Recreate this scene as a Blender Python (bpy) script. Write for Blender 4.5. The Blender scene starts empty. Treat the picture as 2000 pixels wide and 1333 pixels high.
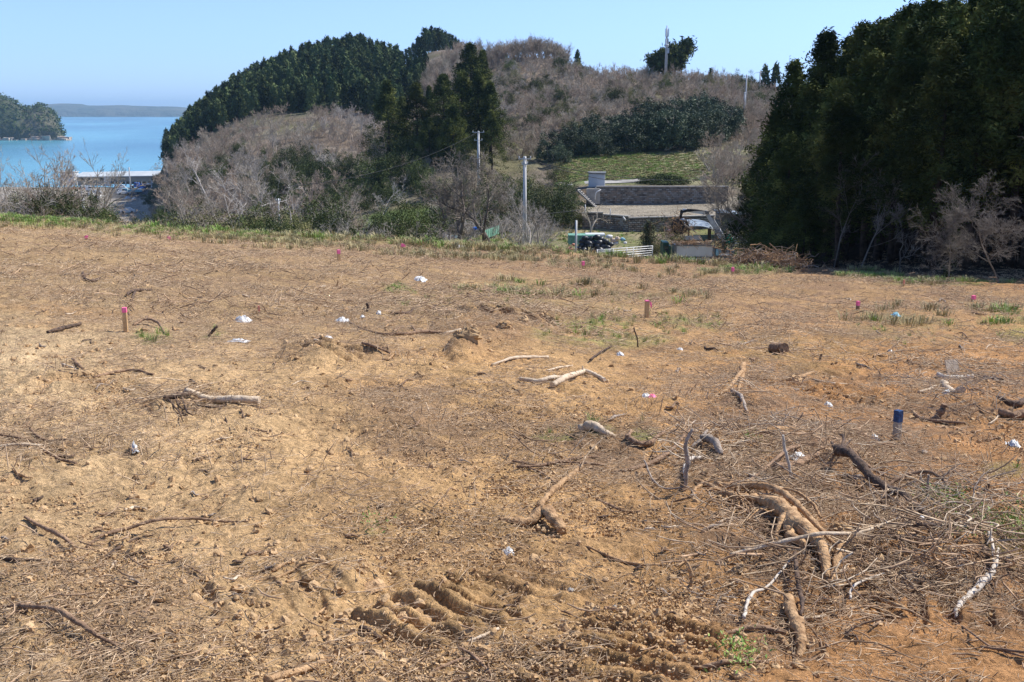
import bpy, math, random
import numpy as np
from mathutils import Vector, Matrix
# ------------------------------------------------------------------ camera, sky, sun, exposure
SC = bpy.context.scene
COL = SC.collection
F = 2144.0; CX, CY = 1000.0, 666.5; HOR = 218.0; CZ = 30.0
PIT = math.atan((CY-HOR)/F); SP, CP = math.sin(PIT), math.cos(PIT)
cam = bpy.data.cameras.new('camera'); cam_ob = bpy.data.objects.new('camera', cam); COL.objects.link(cam_ob)
cam.sensor_width = 36.0; cam.lens = F*36/2000; cam.clip_start = 0.1; cam.clip_end = 60000
cam_ob.location = (0, 0, CZ); cam_ob.rotation_euler = (math.pi/2-PIT, 0, 0)
SC.camera = cam_ob
SUN_EL, SUN_AZ = math.radians(50), math.radians(66)      # azimuth from +Y towards +X
W = bpy.data.worlds.new('World'); SC.world = W; W.use_nodes = True
wn = W.node_tree; bg = wn.nodes['Background']
sky = wn.nodes.new('ShaderNodeTexSky'); sky.sky_type = 'NISHITA'; sky.sun_disc = False
sky.sun_elevation = SUN_EL; sky.sun_rotation = SUN_AZ; sky.altitude = 30; sky.air_density = 1.0; sky.dust_density = 0.3; sky.ozone_density = 6.0
wtc = wn.nodes.new('ShaderNodeTexCoord'); wsp = wn.nodes.new('ShaderNodeSeparateXYZ'); wn.links.new(wtc.outputs['Generated'], wsp.inputs[0])
wr = wn.nodes.new('ShaderNodeValToRGB'); wn.links.new(wsp.outputs['Z'], wr.inputs[0]); we = wr.color_ramp.elements      # sea haze keeps the low sky blue
we[0].position = 0.0; we[0].color = (.74, .99, 1.62, 1); we[1].position = 0.35; we[1].color = (1.01, 1.0, 1.12, 1)
for _p, _c in ((.05, (.84, .99, 1.55, 1)), (.11, (1.03, 1.045, 1.27, 1))): _e = we.new(_p); _e.color = _c
wv = wn.nodes.new('ShaderNodeVectorMath'); wv.operation = 'MULTIPLY'; wn.links.new(sky.outputs[0], wv.inputs[0]); wn.links.new(wr.outputs[0], wv.inputs[1])
wn.links.new(wv.outputs[0], bg.inputs[0]); bg.inputs[1].default_value = 0.1
sun = bpy.data.lights.new('sun', 'SUN'); sun.energy = 4.2; sun.angle = math.radians(0.53); sun.color = (1, .955, .89)
sun_ob = bpy.data.objects.new('sun', sun); COL.objects.link(sun_ob)
sd = Vector((math.sin(SUN_AZ)*math.cos(SUN_EL), math.cos(SUN_AZ)*math.cos(SUN_EL), math.sin(SUN_EL)))
sun_ob.rotation_euler = sd.to_track_quat('Z', 'Y').to_euler(); sun_ob.location = (40, 20, 90)
SC.view_settings.view_transform = 'Standard'; SC.view_settings.look = 'None'
SC.view_settings.exposure = 0.62; SC.view_settings.gamma = 1; SC.view_settings.use_curve_mapping = False
SC.cycles.max_bounces = 5; SC.cycles.diffuse_bounces = 2; SC.cycles.glossy_bounces = 2; SC.cycles.transparent_max_bounces = 6
SC.cycles.volume_bounces = 0
rng = np.random.default_rng(7)
# ------------------------------------------------------------------ pixel geometry
def tk(px, py):
    u = (np.asarray(px, float)-CX)/F; v = (CY-np.asarray(py, float))/F; den = CP+v*SP
    return u/den, (-SP+v*CP)/den
def at(px, py, d):
    t, k = tk(px, py); return np.array([t*d, d, CZ+k*d])
def proj(x, y, z):
    z = z-CZ; a = y*CP-z*SP; b = y*SP+z*CP
    a = np.maximum(a, .1)
    return CX+x/a*F, CY-b/a*F
# ------------------------------------------------------------------ noise
def vnoise(x, y, seed=0):
    x = np.asarray(x, float); y = np.asarray(y, float)
    xi = np.floor(x); yi = np.floor(y); fx = x-xi; fy = y-yi
    fx = fx*fx*(3-2*fx); fy = fy*fy*(3-2*fy)
    xi = xi.astype(np.int64); yi = yi.astype(np.int64)
    def h(a, b):
        n = (a*374761393+b*668265263+seed*1442695041) & 0xffffffff
        n = ((n ^ (n >> 13))*1274126177) & 0xffffffff
        n = ((n ^ (n >> 16))*2246822519) & 0xffffffff
        return ((n ^ (n >> 15)) & 0xffffff)/float(0xffffff)
    a = h(xi, yi); b = h(xi+1, yi); c = h(xi, yi+1); d = h(xi+1, yi+1)
    return (a*(1-fx)+b*fx)*(1-fy)+(c*(1-fx)+d*fx)*fy
def fbm(x, y, wl, oct=3, seed=0, gain=.5):
    s = 0; a = 1; tot = 0
    for i in range(oct):
        s = s+a*(vnoise(x/wl*2**i+17.3*i, y/wl*2**i-9.1*i, seed+i)-.5); tot += a; a *= gain
    return s/tot*2
def sst(a, b, x):
    t = np.clip((x-a)/(b-a), 0, 1); return t*t*(3-2*t)
# ------------------------------------------------------------------ terrain profile: column px -> (depth, height relative to camera)
END = [(520, -33), (620, -38)]
COLS = {
 -900: [(1, -1.7), (3.5, -1.9), (34, -2.6), (45, -4.5), (60, -8), (90, -14), (150, -22), (300, -28), (452, -28.5), (456, -34)],
 0: [(1, -1.7), (3.5, -1.92), (15, -2.3), (34, -3.15), (45, -5), (60, -9), (90, -15), (150, -22), (300, -28), (452, -28.5), (456, -34)],
 160: [(1, -1.7), (3.5, -1.93), (15, -2.4), (35, -3.4), (45, -5), (60, -8.5), (90, -14.5), (150, -22), (300, -28), (452, -28.5), (456, -34)],
 285: [(1, -1.7), (3.5, -1.93), (15, -2.45), (36, -3.7), (50, -6), (70, -9), (100, -14), (200, -24), (300, -27), (440, -28.5), (456, -34)],
 325: [(1, -1.7), (3.5, -1.93), (15, -2.5), (36, -3.8), (60, -8), (100, -13), (140, -14.5), (200, -14), (300, -12.3), (380, -12), (430, -22), (480, -34)],
 400: [(1, -1.7), (3.5, -1.94), (15, -2.5), (37, -3.95), (60, -8), (100, -13), (150, -13.5), (200, -12), (300, -6), (390, -.5), (450, -10), (520, -34)],
 500: [(1, -1.7), (3.5, -1.94), (15, -2.55), (37, -4.1), (60, -7.8), (100, -12.8), (150, -13), (200, -10), (280, -2), (340, 4.5), (400, 10.5), (480, -5)],
 600: [(1, -1.7), (3.5, -1.95), (15, -2.6), (38, -4.25), (60, -7.6), (90, -11), (130, -12.6), (150, -12.5), (200, -9), (280, -1.5), (340, 8), (400, 18), (480, 5)],
 700: [(1, -1.7), (3.5, -1.95), (15, -2.65), (38, -4.4), (60, -7.6), (90, -11), (118, -11.7), (130, -12.2), (150, -12), (200, -8), (280, 0), (340, 11), (400, 22.5), (480, 8)],
 775: [(1, -1.7), (3.5, -1.95), (15, -2.7), (38, -4.5), (60, -7.4), (90, -10.6), (118, -11), (132, -11.5), (150, -8.5), (200, -6), (280, 0), (340, 7), (400, 14.5), (430, 16), (480, 8)],
 845: [(1, -1.7), (3.5, -1.95), (15, -2.75), (38, -4.6), (60, -7.3), (85, -10.2), (110, -12), (132, -11), (150, -7), (200, -4), (280, 3), (340, 12), (430, 25), (480, 12)],
 905: [(1, -1.7), (3.5, -1.95), (15, -2.8), (38, -4.65), (60, -7.25), (80, -9.5), (110, -12), (135, -10.5), (150, -6.5), (200, -3), (270, 6.5), (320, 16.2), (430, 23), (480, 12)],
 1000: [(1, -1.7), (3.5, -1.95), (15, -2.85), (38, -4.75), (60, -7.4), (80, -9.8), (105, -11.9), (120, -11.5), (145, -9.5), (170, -5.8), (220, 1.5), (260, 9), (290, 14.6), (340, 14), (480, 0)],
 1085: [(1, -1.7), (3.5, -1.95), (15, -2.9), (38, -4.85), (60, -8.1), (80, -11), (105, -11.9), (120, -11), (140, -9), (170, -5.5), (220, 2), (260, 10), (285, 13.4), (340, 12), (480, 0)],
 1130: [(1, -1.7), (3.5, -1.95), (15, -2.95), (38, -4.9), (60, -8.6), (80, -11.4), (111, -11.9), (114, -10.9), (122, -10), (126, -8.7), (132, -8.4), (160, -6), (190, -.5), (262, 10), (300, 8), (480, -5)],
 1150: [(1, -1.7), (3.5, -1.95), (15, -2.95), (38, -4.92), (60, -8.8), (80, -11.5), (112, -11.9), (112.5, -10.4), (124, -10.3), (124.5, -8.6), (131, -8.4), (160, -6.1), (190, -.5), (260, 9.3), (300, 7), (480, -5)],
 1210: [(1, -1.7), (3.5, -1.95), (15, -3.0), (38, -5.0), (60, -9), (80, -11.6), (112, -11.9), (112.5, -10.4), (124, -10.3), (124.5, -8.6), (131, -8.4), (160, -6.1), (190, -.5), (255, 7.8), (300, 5), (480, -10)],
 1300: [(1, -1.7), (3.5, -1.95), (15, -3.05), (38, -5.12), (50, -8), (70, -11.6), (88, -12.2), (112, -11.9), (112.5, -10.4), (124, -10.3), (124.5, -8.6), (131, -8.4), (160, -6.1), (190, -.5), (255, 8), (300, 5), (480, -10)],
 1420: [(1, -1.7), (3.5, -1.95), (15, -3.1), (38, -5.2), (50, -8), (70, -12), (88, -13.2), (100, -12.5), (112, -11.9), (112.5, -10.8), (124, -10), (124.5, -8.8), (131, -8.4), (160, -6), (190, -1), (255, 6.8), (300, 4), (480, -10)],
 1500: [(1, -1.7), (3.5, -1.96), (15, -3.15), (40, -5.55), (50, -7.5), (65, -9), (88, -11), (125, -9), (160, -5), (190, -1), (250, 4.2), (300, 2), (480, -10)],
 1600: [(1, -1.7), (3.5, -1.96), (15, -3.2), (40, -5.65), (50, -7), (70, -8), (100, -6), (150, -3), (250, 2.2), (480, 0)],
 1720: [(1, -1.7), (3.5, -1.97), (15, -3.25), (36, -5.25), (45, -6), (60, -6), (90, -3), (150, 3), (260, 9), (480, 9)],
 2000: [(1, -1.7), (3.5, -1.97), (15, -3.3), (33, -5.05), (38, -5.4), (60, -4.5), (90, 0), (150, 8), (260, 15), (480, 15)],
 3000: [(1, -1.7), (3.5, -2.0), (15, -3.5), (33, -5.3), (38, -5.5), (60, -3.5), (90, 1), (150, 9), (260, 16), (480, 16)],
}
_keys = np.array(sorted(COLS), float); ND = 1400
_ld = np.linspace(math.log(1.0), math.log(620.0), ND); _d = np.exp(_ld)
TAB = np.array([np.interp(_d, [p[0] for p in COLS[int(k)]+END], [p[1] for p in COLS[int(k)]+END]) for k in _keys])
def _blur(a, r):
    k = np.exp(-np.linspace(-2, 2, 2*r+1)**2); k /= k.sum()
    return np.array([np.convolve(np.pad(row, r, 'edge'), k, 'valid') for row in a])
B1 = _blur(TAB, 26)
_m = ((_d > 108) & (_d < 134)).astype(float); _m = _blur(_m[None], 12)[0]
TAB = B1*(1-_m)+TAB*_m
PXG = np.arange(-900, 3001, 10.0)
T2 = np.zeros((len(PXG), ND))
for j in range(ND): T2[:, j] = np.interp(PXG, _keys, TAB[:, j])
T3 = _blur(T2.T, 4).T
_ym = 1-_m; T2 = T3*_ym[None]+T2*(1-_ym)[None]
def base(x, y):
    y = np.maximum(np.asarray(y, float), 1.0)
    px = 1000+np.asarray(x, float)/y*F*1.0217
    a = np.clip((px+900)/10, 0, len(PXG)-1.001); b = np.clip((np.log(y)-_ld[0])/(_ld[1]-_ld[0]), 0, ND-1.001)
    i = a.astype(int); j = b.astype(int); fa = a-i; fb = b-j
    return (T2[i, j]*(1-fa)+T2[i+1, j]*fa)*(1-fb)+(T2[i, j+1]*(1-fa)+T2[i+1, j+1]*fa)*fb
def gsm(px, py, d0=2.2, d1=560):
    """where the view line through a pixel of the photograph meets the smooth terrain"""
    t, k = tk(px, py); d = np.exp(np.linspace(math.log(d0), math.log(d1), 2500))
    g = base(t*d, d) - k*d; i = np.argmax(g >= 0)
    if g[i] < 0: i = len(d)-1
    return np.array([t*d[i], d[i]])
# tread marks: (centre px, two px that give the ridge direction, ridge length m, band width m, period m, height m, seed)
TREADS = []
for (c, a, b, L, Wd, per, A, s) in [
  ((1235, 1262), (1070, 1218), (1390, 1292), .62, .62, .105, .024, 1), ((850, 1205), (735, 1165), (955, 1240), .52, .55, .11, .022, 2),
  ((610, 1165), (560, 1110), (670, 1235), .4, .9, .13, .009, 3), ((1935, 1215), (1905, 1180), (1935, 1262), .35, .75, .13, .018, 4),
  ((1010, 1140), (900, 1110), (1120, 1165), .55, .5, .12, .013, 5), ((1610, 768), (1520, 760), (1720, 790), 1.2, .8, .16, .025, 6),
  ((985, 630), (940, 600), (1050, 655), 1.2, 1.6, .3, .05, 7), ((650, 700), (590, 690), (730, 715), .8, .7, .2, .03, 8), ((1160, 1325), (1000, 1300), (1320, 1345), .5, .3, .12, .03, 9)]:
    pc = gsm(*c); pa = gsm(*a); pb = gsm(*b); r = (pb-pa)/np.linalg.norm(pb-pa)
    TREADS.append((pc, r, np.array([-r[1], r[0]]), L, Wd, per, A, s))
def blobs(px, py, L):
    s = np.zeros(np.shape(px))
    for (cx, cy, rx, ry, a) in L:
        s = np.maximum(s, a*np.clip(1.25-((px-cx)/rx)**2-((py-cy)/ry)**2, 0, 1))
    return s
PILE = [(1560, 1045, 260, 120, .07), (1640, 1100, 120, 50, .05), (1850, 1060, 220, 110, .09), (1500, 900, 170, 60, .05), (1220, 860, 110, 32, .06), (1470, 770, 90, 40, .06),
        (965, 640, 110, 42, .10), (908, 688, 38, 22, .13), (610, 690, 60, 28, .07), (1900, 790, 130, 40, .08), (335, 800, 40, 22, .06), (700, 1150, 60, 26, .03)]
def H(x, y, fine=True):
    x = np.asarray(x, float); y = np.asarray(y, float); z = base(x, y)
    near = 1-sst(42, 60, y); far = sst(70, 140, y)
    z = z+near*(.14*fbm(x, y, 4.2, 2, 11)*sst(3, 12, y)+.05*fbm(x, y, 1.1, 2, 12))+far*.6*fbm(x, y, 14, 3, 21)*(1-.9*((y < 175) & (x > 4)))
    if fine:
        px, py = proj(x, y, z+CZ)
        z = z+blobs(px, py, PILE)*(.6+.8*vnoise(x/.25, y/.25, 5))
        rough = .35+1.1*vnoise(x/1.7+5, y/1.7, 31)**1.5
        z = z+near*rough*(.055*np.abs(fbm(x, y, .34, 2, 13))+.028*fbm(x, y, .12, 2, 14)+.014*fbm(x, y, .045, 2, 15))
        for (c, r, q, L, Wd, per, A, s) in TREADS:
            dx = x-c[0]; dy = y-c[1]; a = dx*r[0]+dy*r[1]; b = dx*q[0]+dy*q[1]
            w = (1-sst(L*.42, L*.56, np.abs(a)+.06*fbm(x, y, .15, 2, 40+s)))*(1-sst(Wd*.42, Wd*.6, np.abs(b)))
            ph = 2*np.pi*(b+.02*fbm(x, y, .3, 2, 50+s))/per
            z = z+1.5*A*w*(np.clip(1.5*np.sin(ph), -.7, .8)+.4*fbm(x, y, .04, 2, 60+s))*(.75+.5*vnoise(x/.25, y/.25, 70+s))
    return z+CZ
def gnd(px, py, d0=2.2, d1=560):
    t, k = tk(px, py); d = np.exp(np.linspace(math.log(d0), math.log(d1), 1600))
    g = H(t*d, d, False)-(CZ+k*d); i = int(np.argmax(g >= 0))
    if g[i] < 0: i = len(d)-1
    dd = np.linspace(d[max(i-3, 0)], d[min(i+2, len(d)-1)], 160); g = H(t*dd, dd)-(CZ+k*dd); j = int(np.argmax(g >= 0))
    if g[j] < 0: j = 80
    dd = dd[j]; return np.array([t*dd, dd, float(H(t*dd, dd))])
def mpp(d): return d*1.045/F      # metres per photo pixel at depth d (approx.)
# ------------------------------------------------------------------ mesh building
class MB:
    def __init__(s): s.V = []; s.Fs = []; s.n = 0
    def add(s, V, Fa, m=0, smooth=False):
        V = np.asarray(V, float).reshape(-1, 3); Fa = np.asarray(Fa, int)
        s.V.append(V); s.Fs.append((Fa+s.n, m, smooth)); s.n += len(V); return s
    def box(s, c, size, rz=0, m=0, rx=0, ry=0):
        q = np.array([[a, b, d] for a in (-.5, .5) for b in (-.5, .5) for d in (-.5, .5)])*np.array(size)
        R = np.array(Matrix.Rotation(rz, 3, 'Z')@Matrix.Rotation(ry, 3, 'Y')@Matrix.Rotation(rx, 3, 'X'))
        s.add(q@R.T+np.array(c), [[0, 1, 3, 2], [4, 6, 7, 5], [0, 4, 5, 1], [2, 3, 7, 6], [0, 2, 6, 4], [1, 5, 7, 3]], m); return s
    def tube(s, P, R, sides=8, m=0, smooth=True, caps=True):
        P = np.asarray(P, float)[None]; R = np.broadcast_to(np.asarray(R, float), (P.shape[1],))[None]
        V, Q = tubes(P, R, sides); s.add(V, Q, m, smooth)
        if caps:
            K = P.shape[1]; s.Fs.append((np.array([list(range(sides))[::-1]])+s.n-len(V), m, False)); s.Fs.append((np.array([list(range(sides))])+s.n-sides, m, False))
        return s
    def build(s, name, mats, parent=None, col=None):
        me = bpy.data.meshes.new(name); V = np.concatenate(s.V)
        me.vertices.add(len(V)); me.vertices.foreach_set('co', V.astype(np.float32).ravel())
        tot = [np.full(len(f), f.shape[1]) for f, _, _ in s.Fs]; tot = np.concatenate(tot)
        idx = np.concatenate([f.ravel() for f, _, _ in s.Fs])
        me.loops.add(len(idx)); me.loops.foreach_set('vertex_index', idx.astype(np.int32))
        me.polygons.add(len(tot)); st = np.concatenate([[0], np.cumsum(tot)[:-1]])
        me.polygons.foreach_set('loop_start', st.astype(np.int32)); me.polygons.foreach_set('loop_total', tot.astype(np.int32))
        me.polygons.foreach_set('material_index', np.concatenate([np.full(len(f), m) for f, m, _ in s.Fs]).astype(np.int32))
        me.polygons.foreach_set('use_smooth', np.concatenate([np.full(len(f), sm) for f, _, sm in s.Fs]))
        for m in (mats if isinstance(mats, (list, tuple)) else [mats]): me.materials.append(m)
        if col is not None:
            at_ = me.attributes.new('Col', 'FLOAT_COLOR', 'POINT'); at_.data.foreach_set('color', np.concatenate([col, np.ones((len(col), 1))], 1).astype(np.float32).ravel())
        me.update(calc_edges=True)
        if name == '_mesh': return me
        o = bpy.data.objects.new(name, me)
        COL.objects.link(o)
        if parent: o.parent = parent
        return o
    def mesh(s, mats, name='plant'):
        me = s.build('_mesh', mats); me.name = name; return me
def tubes(P, R, sides):
    B, K, _ = P.shape
    T = np.empty_like(P); T[:, 1:-1] = P[:, 2:]-P[:, :-2]; T[:, 0] = P[:, 1]-P[:, 0]; T[:, -1] = P[:, -1]-P[:, -2]
    T /= np.linalg.norm(T, axis=2, keepdims=True)+1e-9
    ref = np.where(np.abs(T[:, :1, 2:3]) > .8, np.array([[[1., 0, 0]]]), np.array([[[0, 0, 1.]]]))
    N = ref-(ref*T).sum(2, keepdims=True)*T; N /= np.linalg.norm(N, axis=2, keepdims=True)+1e-9
    Bn = np.cross(T, N); a = np.arange(sides)*2*np.pi/sides
    V = P[:, :, None]+R[:, :, None, None]*(np.cos(a)[None, None, :, None]*N[:, :, None]+np.sin(a)[None, None, :, None]*Bn[:, :, None])
    i = np.arange(sides); j = (i+1) % sides
    q = np.stack([i, j, j+sides, i+sides], 1)
    q = (q[None]+(np.arange(K-1)*sides)[:, None, None]).reshape(-1, 4)
    q = (q[None]+(np.arange(B)*K*sides)[:, None, None]).reshape(-1, 4)
    return V.reshape(-1, 3), q
def empty(name, loc=(0, 0, 0), rz=0):
    o = bpy.data.objects.new(name, None); o.empty_display_size = .2; o.location = tuple(float(v) for v in loc); o.rotation_euler = (0, 0, rz); COL.objects.link(o); return o
def tag(o, label=None, cat=None, group=None, kind=None):
    if label: o['label'] = label
    if cat: o['category'] = cat
    if group: o['group'] = group
    if kind: o['kind'] = kind
    return o
def link_copy(name, me, loc, rz=0, sc=1, parent=None):
    o = bpy.data.objects.new(name, me); COL.objects.link(o); o.location = tuple(float(v) for v in loc); o.rotation_euler = (0, 0, rz)
    o.scale = (sc, sc, sc) if np.isscalar(sc) else tuple(float(v) for v in sc)
    if parent: o.parent = parent
    return o
# ------------------------------------------------------------------ materials
def material(name, c1, c2=None, scale=4, rough=.8, bump=0, bscale=30, rnd=0, spec=.3, c3=None, metal=0, coords='Object', detail=4, trans=0):
    m = bpy.data.materials.new(name); m.use_nodes = True; nt = m.node_tree; b = nt.nodes['Principled BSDF']; L = nt.links.new
    b.inputs['Roughness'].default_value = rough; b.inputs['Specular IOR Level'].default_value = spec; b.inputs['Metallic'].default_value = metal
    tc = nt.nodes.new('ShaderNodeTexCoord'); src = tc.outputs[coords if coords != 'World' else 'Object']
    if coords == 'World':
        src = nt.nodes.new('ShaderNodeNewGeometry').outputs['Position']
    if c2 is None and rnd == 0: b.inputs['Base Color'].default_value = (*c1, 1)
    else:
        n = nt.nodes.new('ShaderNodeTexNoise'); n.inputs['Scale'].default_value = scale; n.inputs['Detail'].default_value = detail; L(src, n.inputs['Vector'])
        r = nt.nodes.new('ShaderNodeValToRGB'); e = r.color_ramp.elements
        e[0].position = .33; e[0].color = (*c1, 1); e[1].position = .67; e[1].color = (*(c2 or c1), 1)
        if c3: x = e.new(.52); x.color = (*c3, 1)
        L(n.outputs[0], r.inputs[0]); out = r.outputs[0]
        if rnd:
            oi = nt.nodes.new('ShaderNodeObjectInfo'); mr = nt.nodes.new('ShaderNodeMapRange'); mr.inputs[3].default_value = 1-rnd; mr.inputs[4].default_value = 1+rnd
            L(oi.outputs['Random'], mr.inputs[0]); hs = nt.nodes.new('ShaderNodeHueSaturation'); L(mr.outputs[0], hs.inputs['Value']); L(out, hs.inputs['Color']); out = hs.outputs[0]
        L(out, b.inputs['Base Color'])
    if bump:
        n2 = nt.nodes.new('ShaderNodeTexNoise'); n2.inputs['Scale'].default_value = bscale; n2.inputs['Detail'].default_value = 5; L(src, n2.inputs['Vector'])
        bp = nt.nodes.new('ShaderNodeBump'); bp.inputs['Strength'].default_value = bump; bp.inputs['Distance'].default_value = 1/bscale; L(n2.outputs[0], bp.inputs['Height']); L(bp.outputs[0], b.inputs['Normal'])
    return m
def ground_material(name, s1, s2, s3, bump, bd, s4=None):
    m = bpy.data.materials.new(name); m.use_nodes = True; nt = m.node_tree; b = nt.nodes['Principled BSDF']; L = nt.links.new
    b.inputs['Roughness'].default_value = .95; b.inputs['Specular IOR Level'].default_value = .12
    at_ = nt.nodes.new('ShaderNodeAttribute'); at_.attribute_name = 'Col'; g = nt.nodes.new('ShaderNodeNewGeometry').outputs['Position']
    out = at_.outputs['Color']
    for s, lo, hi in ((s1, .78, 1.22), (s2, .72, 1.25), (s3, .62, 1.38))+(((s4, .66, 1.34),) if s4 else ()):
        n = nt.nodes.new('ShaderNodeTexNoise'); n.inputs['Scale'].default_value = s; n.inputs['Detail'].default_value = 5; n.inputs['Roughness'].default_value = .65; L(g, n.inputs['Vector'])
        mr = nt.nodes.new('ShaderNodeMapRange'); mr.inputs[1].default_value = .3; mr.inputs[2].default_value = .7; mr.inputs[3].default_value = lo; mr.inputs[4].default_value = hi; L(n.outputs[0], mr.inputs[0])
        mx = nt.nodes.new('ShaderNodeVectorMath'); mx.operation = 'SCALE'; L(out, mx.inputs[0]); L(mr.outputs[0], mx.inputs['Scale']); out = mx.outputs[0]
    L(out, b.inputs['Base Color'])
    n2 = nt.nodes.new('ShaderNodeTexNoise'); n2.inputs['Scale'].default_value = s3; n2.inputs['Detail'].default_value = 8; n2.inputs['Roughness'].default_value = .7; L(g, n2.inputs['Vector'])
    bp = nt.nodes.new('ShaderNodeBump'); bp.inputs['Strength'].default_value = bump; bp.inputs['Distance'].default_value = bd; L(n2.outputs[0], bp.inputs['Height']); L(bp.outputs[0], b.inputs['Normal'])
    return m
M = {}
M['soil'] = ground_material('bare_soil', 1.3, 9, 38, 1.0, .04, 120)
M['hill'] = ground_material('leaf_litter', .08, .5, 3, .8, .4)
M['clod'] = material('soil_clod', (.38, .235, .115), (.60, .41, .225), 9, .95, .6, 120, .18, .1, coords='World')
M['straw'] = material('dry_straw', (.28, .19, .115), (.68, .52, .34), 38, .8, 0, 30, .28, .25, c3=(.48, .34, .21), coords='World', detail=2)
M['twig'] = material('twig_bark', (.20, .125, .075), (.52, .36, .225), 14, .8, .4, 60, .3, .25, c3=(.36, .235, .14), coords='World', detail=2)
M['bark_brown'] = material('brown_bark', (.15, .09, .055), (.36, .23, .14), 25, .85, .7, 60, .12, .2)
M['bark_grey'] = material('grey_bark', (.20, .155, .12), (.42, .34, .27), 25, .85, .7, 60, .12, .2)
M['bark_dark'] = material('dark_bark', (.055, .038, .028), (.17, .11, .075), 25, .85, .8, 60, .12, .2)
M['bark_pale'] = material('pale_stripped_wood', (.42, .31, .20), (.66, .53, .38), 18, .75, .5, 50, .08, .25)
M['bark_white'] = material('weathered_white_root', (.47, .40, .32), (.60, .53, .44), 30, .75, .4, 60, .06, .3)
M['root'] = material('earthy_root', (.26, .15, .075), (.56, .36, .19), 22, .9, 1.0, 70, .08, .15)
M['wood'] = material('peg_wood', (.50, .30, .13), (.66, .43, .22), 30, .7, .3, 60, .06, .3)
M['wood_grey'] = material('old_peg_wood', (.34, .27, .20), (.50, .42, .32), 40, .8, .4, 60)
M['pink'] = material('pink_paint', (.95, .13, .30), (.98, .22, .40), 20, .5)
M['blue_paint'] = material('blue_paint', (.008, .022, .075), (.03, .085, .20), 60, .5)
M['bag'] = material('white_plastic_bag', (.56, .56, .54), (.78, .78, .77), 20, .35, .5, 30, spec=.5)
M['bag_clear'] = material('cloudy_plastic', (.50, .48, .45), (.74, .74, .72), 20, .25, .5, 30, spec=.6)
M['grass'] = material('green_grass', (.14, .23, .05), (.30, .42, .09), 3, .6, 0, 30, .3, .3, coords='World')
M['grass_dry'] = material('dry_grass', (.24, .22, .09), (.46, .38, .20), 3, .7, 0, 30, .3, .3, coords='World')
M['cedar'] = material('cedar_foliage', (.026, .04, .012), (.19, .20, .055), .6, .8, 0, 30, .35, .06, c3=(.062, .078, .020), coords='World')
M['cedar_far'] = material('hill_conifer_foliage', (.034, .058, .024), (.12, .145, .055), .12, .85, 0, 30, .6, .05, coords='World')
M['evergreen'] = material('evergreen_leaves', (.02, .036, .018), (.11, .14, .075), .7, .6, 0, 30, .35, .25, coords='World')
M['shrub'] = material('olive_shrub_leaves', (.085, .095, .032), (.25, .235, .095), .8, .7, 0, 30, .35, .15, coords='World')
M['shrub_dark'] = material('dark_shrub_leaves', (.03, .045, .014), (.11, .135, .04), .8, .7, 0, 30, .35, .15, coords='World')
M['trunk'] = material('cedar_trunk', (.03, .022, .016), (.085, .06, .045), 4, .9, .5, 12, .2, .15)
M['bare'] = material('bare_tree_bark', (.245, .207, .16), (.51, .445, .355), .5, .85, 0, 30, .25, .2, coords='World')
M['bare_dark'] = material('dark_bare_bark', (.07, .055, .045), (.21, .175, .145), .8, .85, 0, 30, .15, .2, coords='World')
M['bare_mid'] = material('weathered_twigs', (.15, .12, .095), (.36, .31, .25), 1.2, .85, 0, 30, .15, .2, coords='World')
M['bare_edge'] = material('grey_edge_branches', (.10, .085, .07), (.27, .235, .195), 1.2, .85, 0, 30, .15, .2, coords='World')
M['bare_pale'] = material('pale_bare_branches', (.30, .265, .23), (.52, .47, .41), .8, .8, 0, 30, .15, .25, coords='World')
M['bare_red'] = material('reddish_bare_twigs', (.26, .20, .15), (.49, .39, .30), .4, .85, 0, 30, .25, .2, coords='World')
M['blossom'] = material('pink_blossom', (.52, .27, .32), (.72, .46, .50), 3, .7, 0, 30, .1, .2)
M['concrete'] = material('concrete', (.30, .28, .25), (.42, .40, .36), 2, .9, .3, 10)
M['block'] = material('weathered_block', (.12, .105, .09), (.34, .30, .25), 2.6, .9, .4, 8, coords='World')
M['steel'] = material('galvanised_steel', (.42, .44, .45), (.56, .57, .57), 3, .45, spec=.5)
M['pole'] = material('concrete_pole', (.42, .42, .42), (.56, .56, .55), 2, .7)
M['shed'] = material('grey_shed_paint', (.46, .49, .51), (.54, .57, .59), 1, .5, spec=.4)
M['white'] = material('white_paint', (.70, .71, .70), (.8, .8, .79), 2, .45, spec=.4)
M['panel'] = material('grey_truck_panel', (.50, .505, .48), (.60, .605, .58), 1.2, .6)
M['panel_dark'] = material('dark_grey_frame', (.13, .135, .13), (.18, .18, .17), 2, .6)
M['green_dark'] = material('dark_green_paint', (.01, .05, .035), (.02, .085, .06), 4, .45)
M['green'] = material('green_overalls', (.01, .26, .15), (.02, .34, .20), 4, .7)
M['black'] = material('black_plastic', (.008, .010, .014), (.03, .035, .042), 3, .4, spec=.5, rnd=.3)
M['rubber'] = material('rubber', (.015, .015, .016), (.03, .03, .03), 3, .8)
M['blue'] = material('blue_sheet', (.02, .12, .50), (.05, .2, .62), 3, .5)
M['blue_light'] = material('faded_blue_net', (.12, .32, .42), (.34, .55, .62), 6, .7)
M['orange'] = material('orange_paint', (.70, .20, .05), (.78, .28, .09), 3, .6)
M['glass'] = material('dark_glass', (.02, .03, .035), None, 1, .08, spec=.8)
M['roofing'] = material('pale_roofing', (.44, .47, .47), (.56, .58, .57), .3, .5)
M['wall_tan'] = material('tan_wall', (.33, .31, .26), (.40, .37, .31), .3, .8)
M['opening_shade'] = material('painted_interior_shade', (.02, .022, .024), (.04, .04, .04), 1, .9)  # near-black colour standing in for the shade inside an opening
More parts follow.
